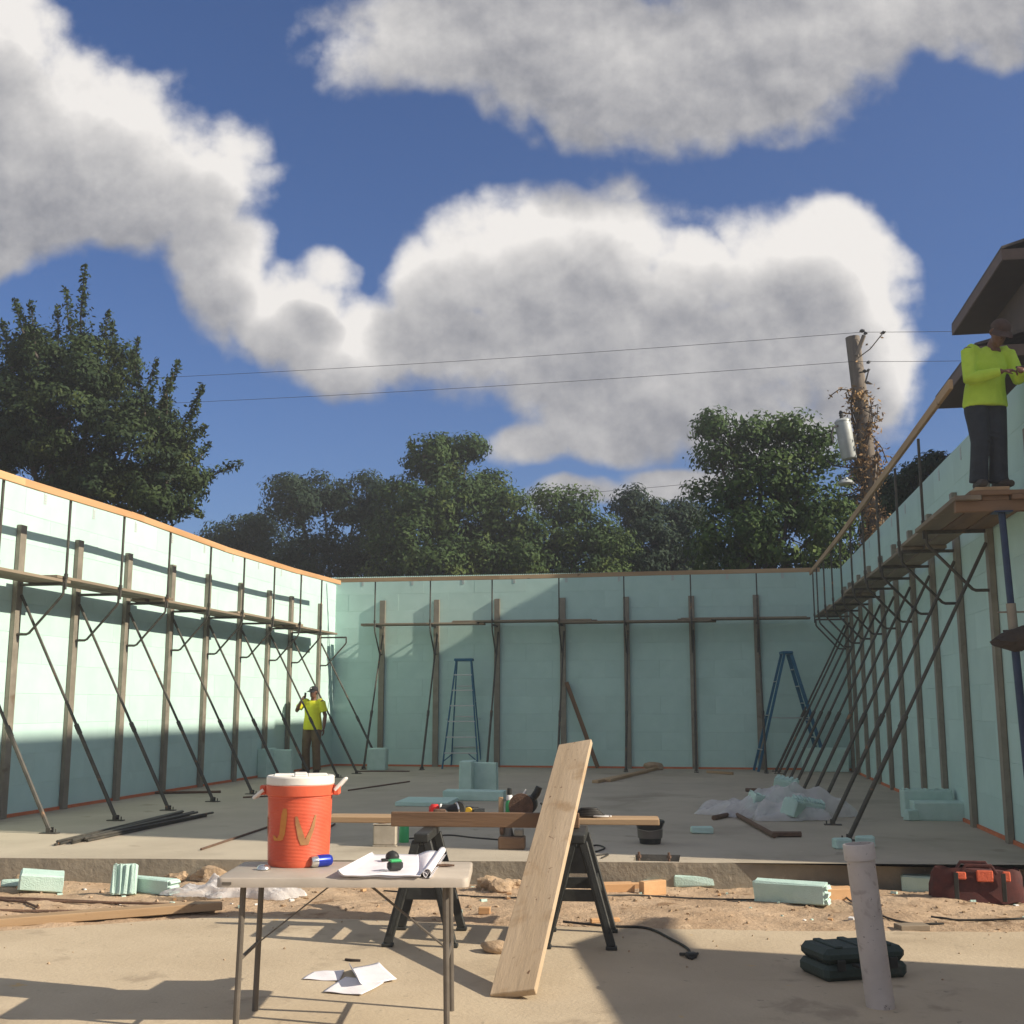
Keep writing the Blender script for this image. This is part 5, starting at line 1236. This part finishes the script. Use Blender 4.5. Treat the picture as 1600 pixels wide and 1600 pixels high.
    for k in range(9):
        z0 = rn_.uniform(0, 1); c_ = g['hem'].lerp(ch_, z0 * .8 + .05); sx = rn_.uniform(-1, 1) * .10; f_ = D3((0, -1, 0))
        p_ = c_ + D3((sx, 0, 0)) + f_ * (.098 * math.sqrt(max(.1, 1 - (sx / .19) ** 2)))
        b.tube([p_ + D3((-.05, .012, .015)), p_ + D3((0, -.004, 0)), p_ + D3((.05, .012, .03 * rn_.uniform(-1, 1)))], [.004, .012, .004], 6)
    remesh(b, 'shirt', M[mats[0]], t, .010, 3)
    # trousers
    b = MB().tube([pe - Vector((0, 0, .10)), pe - Vector((0, 0, .02)), pe + Vector((0, 0, .07))], [.165, .175, .166], 16, up=upx, flat=.66)
    for s in 'LR':
        h_, k_2, a_ = g['hip' + s], g['kn' + s], g['an' + s]
        b.tube([h_ + Vector((0, 0, .04)), h_ - Vector((0, 0, .08)), h_.lerp(k_2, .55), k_2, k_2.lerp(a_, .4), k_2.lerp(a_, .85), a_ + Vector((0, 0, -.02))], [.105, .112, .098, .084, .082, .084, .088], 14)
        for kk in range(5):
            p_ = k_2.lerp(a_, rn_.uniform(-.3, 1)) + D3((rn_.uniform(-.04, .04), -.075, 0)); b.tube([p_ + D3((-.06, .03, .02)), p_, p_ + D3((.06, .03, -.02))], [.005, .012, .005], 6)
    remesh(b, 'trousers', M[mats[1]], t, .011, 3)
    for s in 'LR':
        fd = D3(J.get('toe' + s, (0, -1, 0))).normalized(); a_ = g['an' + s]; zs = a_.z - .08
        z0 = Vector((0, 0, 1))
        b = MB().tube([a_ - fd * .06 - z0 * .042, a_ - z0 * .040, a_ + fd * .10 - z0 * .045, a_ + fd * .19 - z0 * .052], [.044, .048, .046, .030], 12, up=z0, flat=1.05).tube([a_ - z0 * .05, a_ + z0 * .04], [.05, .052], 12)
        remesh(b, 'boot', M['boot'], t, .009, 2)
    return t, g
# worker by the left corner, on the phone
b1 = G(486, 1209, 0)
person('person in yellow T-shirt, brown trousers and black cap standing by the left corner', b1, R(-8), dict(
    head=(.02, -.03, 1.605), face=(-.25, -.95, -.08), up=(0.04, -.06, 1), neck=(.01, 0, 1.48), chest=(.0, .0, 1.30), pelvis=(0, .01, .95), hem=(.0, .01, .86),
    shL=(-.185, 0, 1.425), elL=(-.315, -.10, 1.235), wrL=(-.16, -.20, 1.435), shR=(.19, .0, 1.42), elR=(.262, .03, 1.14), wrR=(.272, -.04, .89),
    hipL=(-.095, 0, .90), knL=(-.115, -.03, .49), anL=(-.125, .02, .09), hipR=(.09, 0, .90), knR=(.105, -.02, .49), anR=(.11, .03, .09), toeL=(-.25, -1, 0), toeR=(.2, -1, 0),
    handL=((.35, .25, .9), (.9, .2, -.3), 1, .75), handR=((.03, -.12, -1), (-1, -.1, 0), -1, .35)), ('hivis2', 'khaki'), False, ('capblack', True), 1.03)
ph = b1 + rotz(R(-8)) @ Vector((-.118, -.134, 1.576))
tag(MB().box(ph, (.018, .07, .14), rotz(R(-8)) @ Matrix.Rotation(-.25, 3, 'X'), ch=.005).build('phone', M['black'], None, None), 'black phone held to the ear of the person in yellow', 'phone')
# worker on the platform
b2 = Vector((2.655, YW, ZP))
person('person in long-sleeved lime shirt and navy trousers working on the platform', b2, R(14), dict(
    head=(.09, -.19, 1.545), face=(-.18, -.80, -.62), up=(.10, -.52, .85), neck=(.07, -.09, 1.45), chest=(.03, -.02, 1.27), pelvis=(0, .03, .93), hem=(.0, .02, .83),
    shL=(-.165, -.05, 1.40), elL=(-.205, -.10, 1.09), wrL=(.035, -.30, 1.12), shR=(.235, -.04, 1.39), elR=(.30, -.12, 1.09), wrR=(.20, -.34, 1.12),
    hipL=(-.095, .02, .88), knL=(-.105, -.03, .47), anL=(-.115, .03, .09), hipR=(.09, .02, .88), knR=(.085, -.02, .47), anR=(.09, .03, .09), toeL=(-.2, -1, 0), toeR=(.15, -1, 0),
    handL=((.8, -.5, -.05), (.1, .3, -1), -1, .8), handR=((-.45, -.8, .0), (-.2, .2, -1), 1, .8)), ('hivis', 'jeans'), True, ('capbrown', False), .94)
kn = b2 + rotz(R(14)) @ Vector((.14, -.39, 1.055))
tag(MB().tube([kn + Vector((-.03, .02, .01)), kn + Vector((.05, -.02, 0)), kn + Vector((.13, -.05, -.01))], [.010, .012, .004], 8).build('hand_tool', M['black'], None, 40), 'small dark hand tool held by the person on the platform', 'hand tool')

# ------------------------------------------------------------------ lens glare and far fading imitated by added glare haze
hz = MB().box((0, 20, 7.8), (420, 420, 17.6)).build('haze', None or M['paper'], None, None)
hz.data.materials.clear(); hm = bpy.data.materials.new('glare haze'); hm.use_nodes = True; hm.node_tree.nodes.clear(); t = NT(hm.node_tree)
ho, hv = t.n('ShaderNodeOutputMaterial'), t.n('ShaderNodeVolumePrincipled'); hv.inputs['Density'].default_value = .0021; hv.inputs['Color'].default_value = (.93, .96, 1, 1); hv.inputs['Anisotropy'].default_value = .3
t.put(ho.inputs['Volume'], hv.outputs[0]); hz.data.materials.append(hm)
tag(hz, 'thin pale haze added over the whole site to imitate lens glare and far fading', 'haze', kind='stuff')
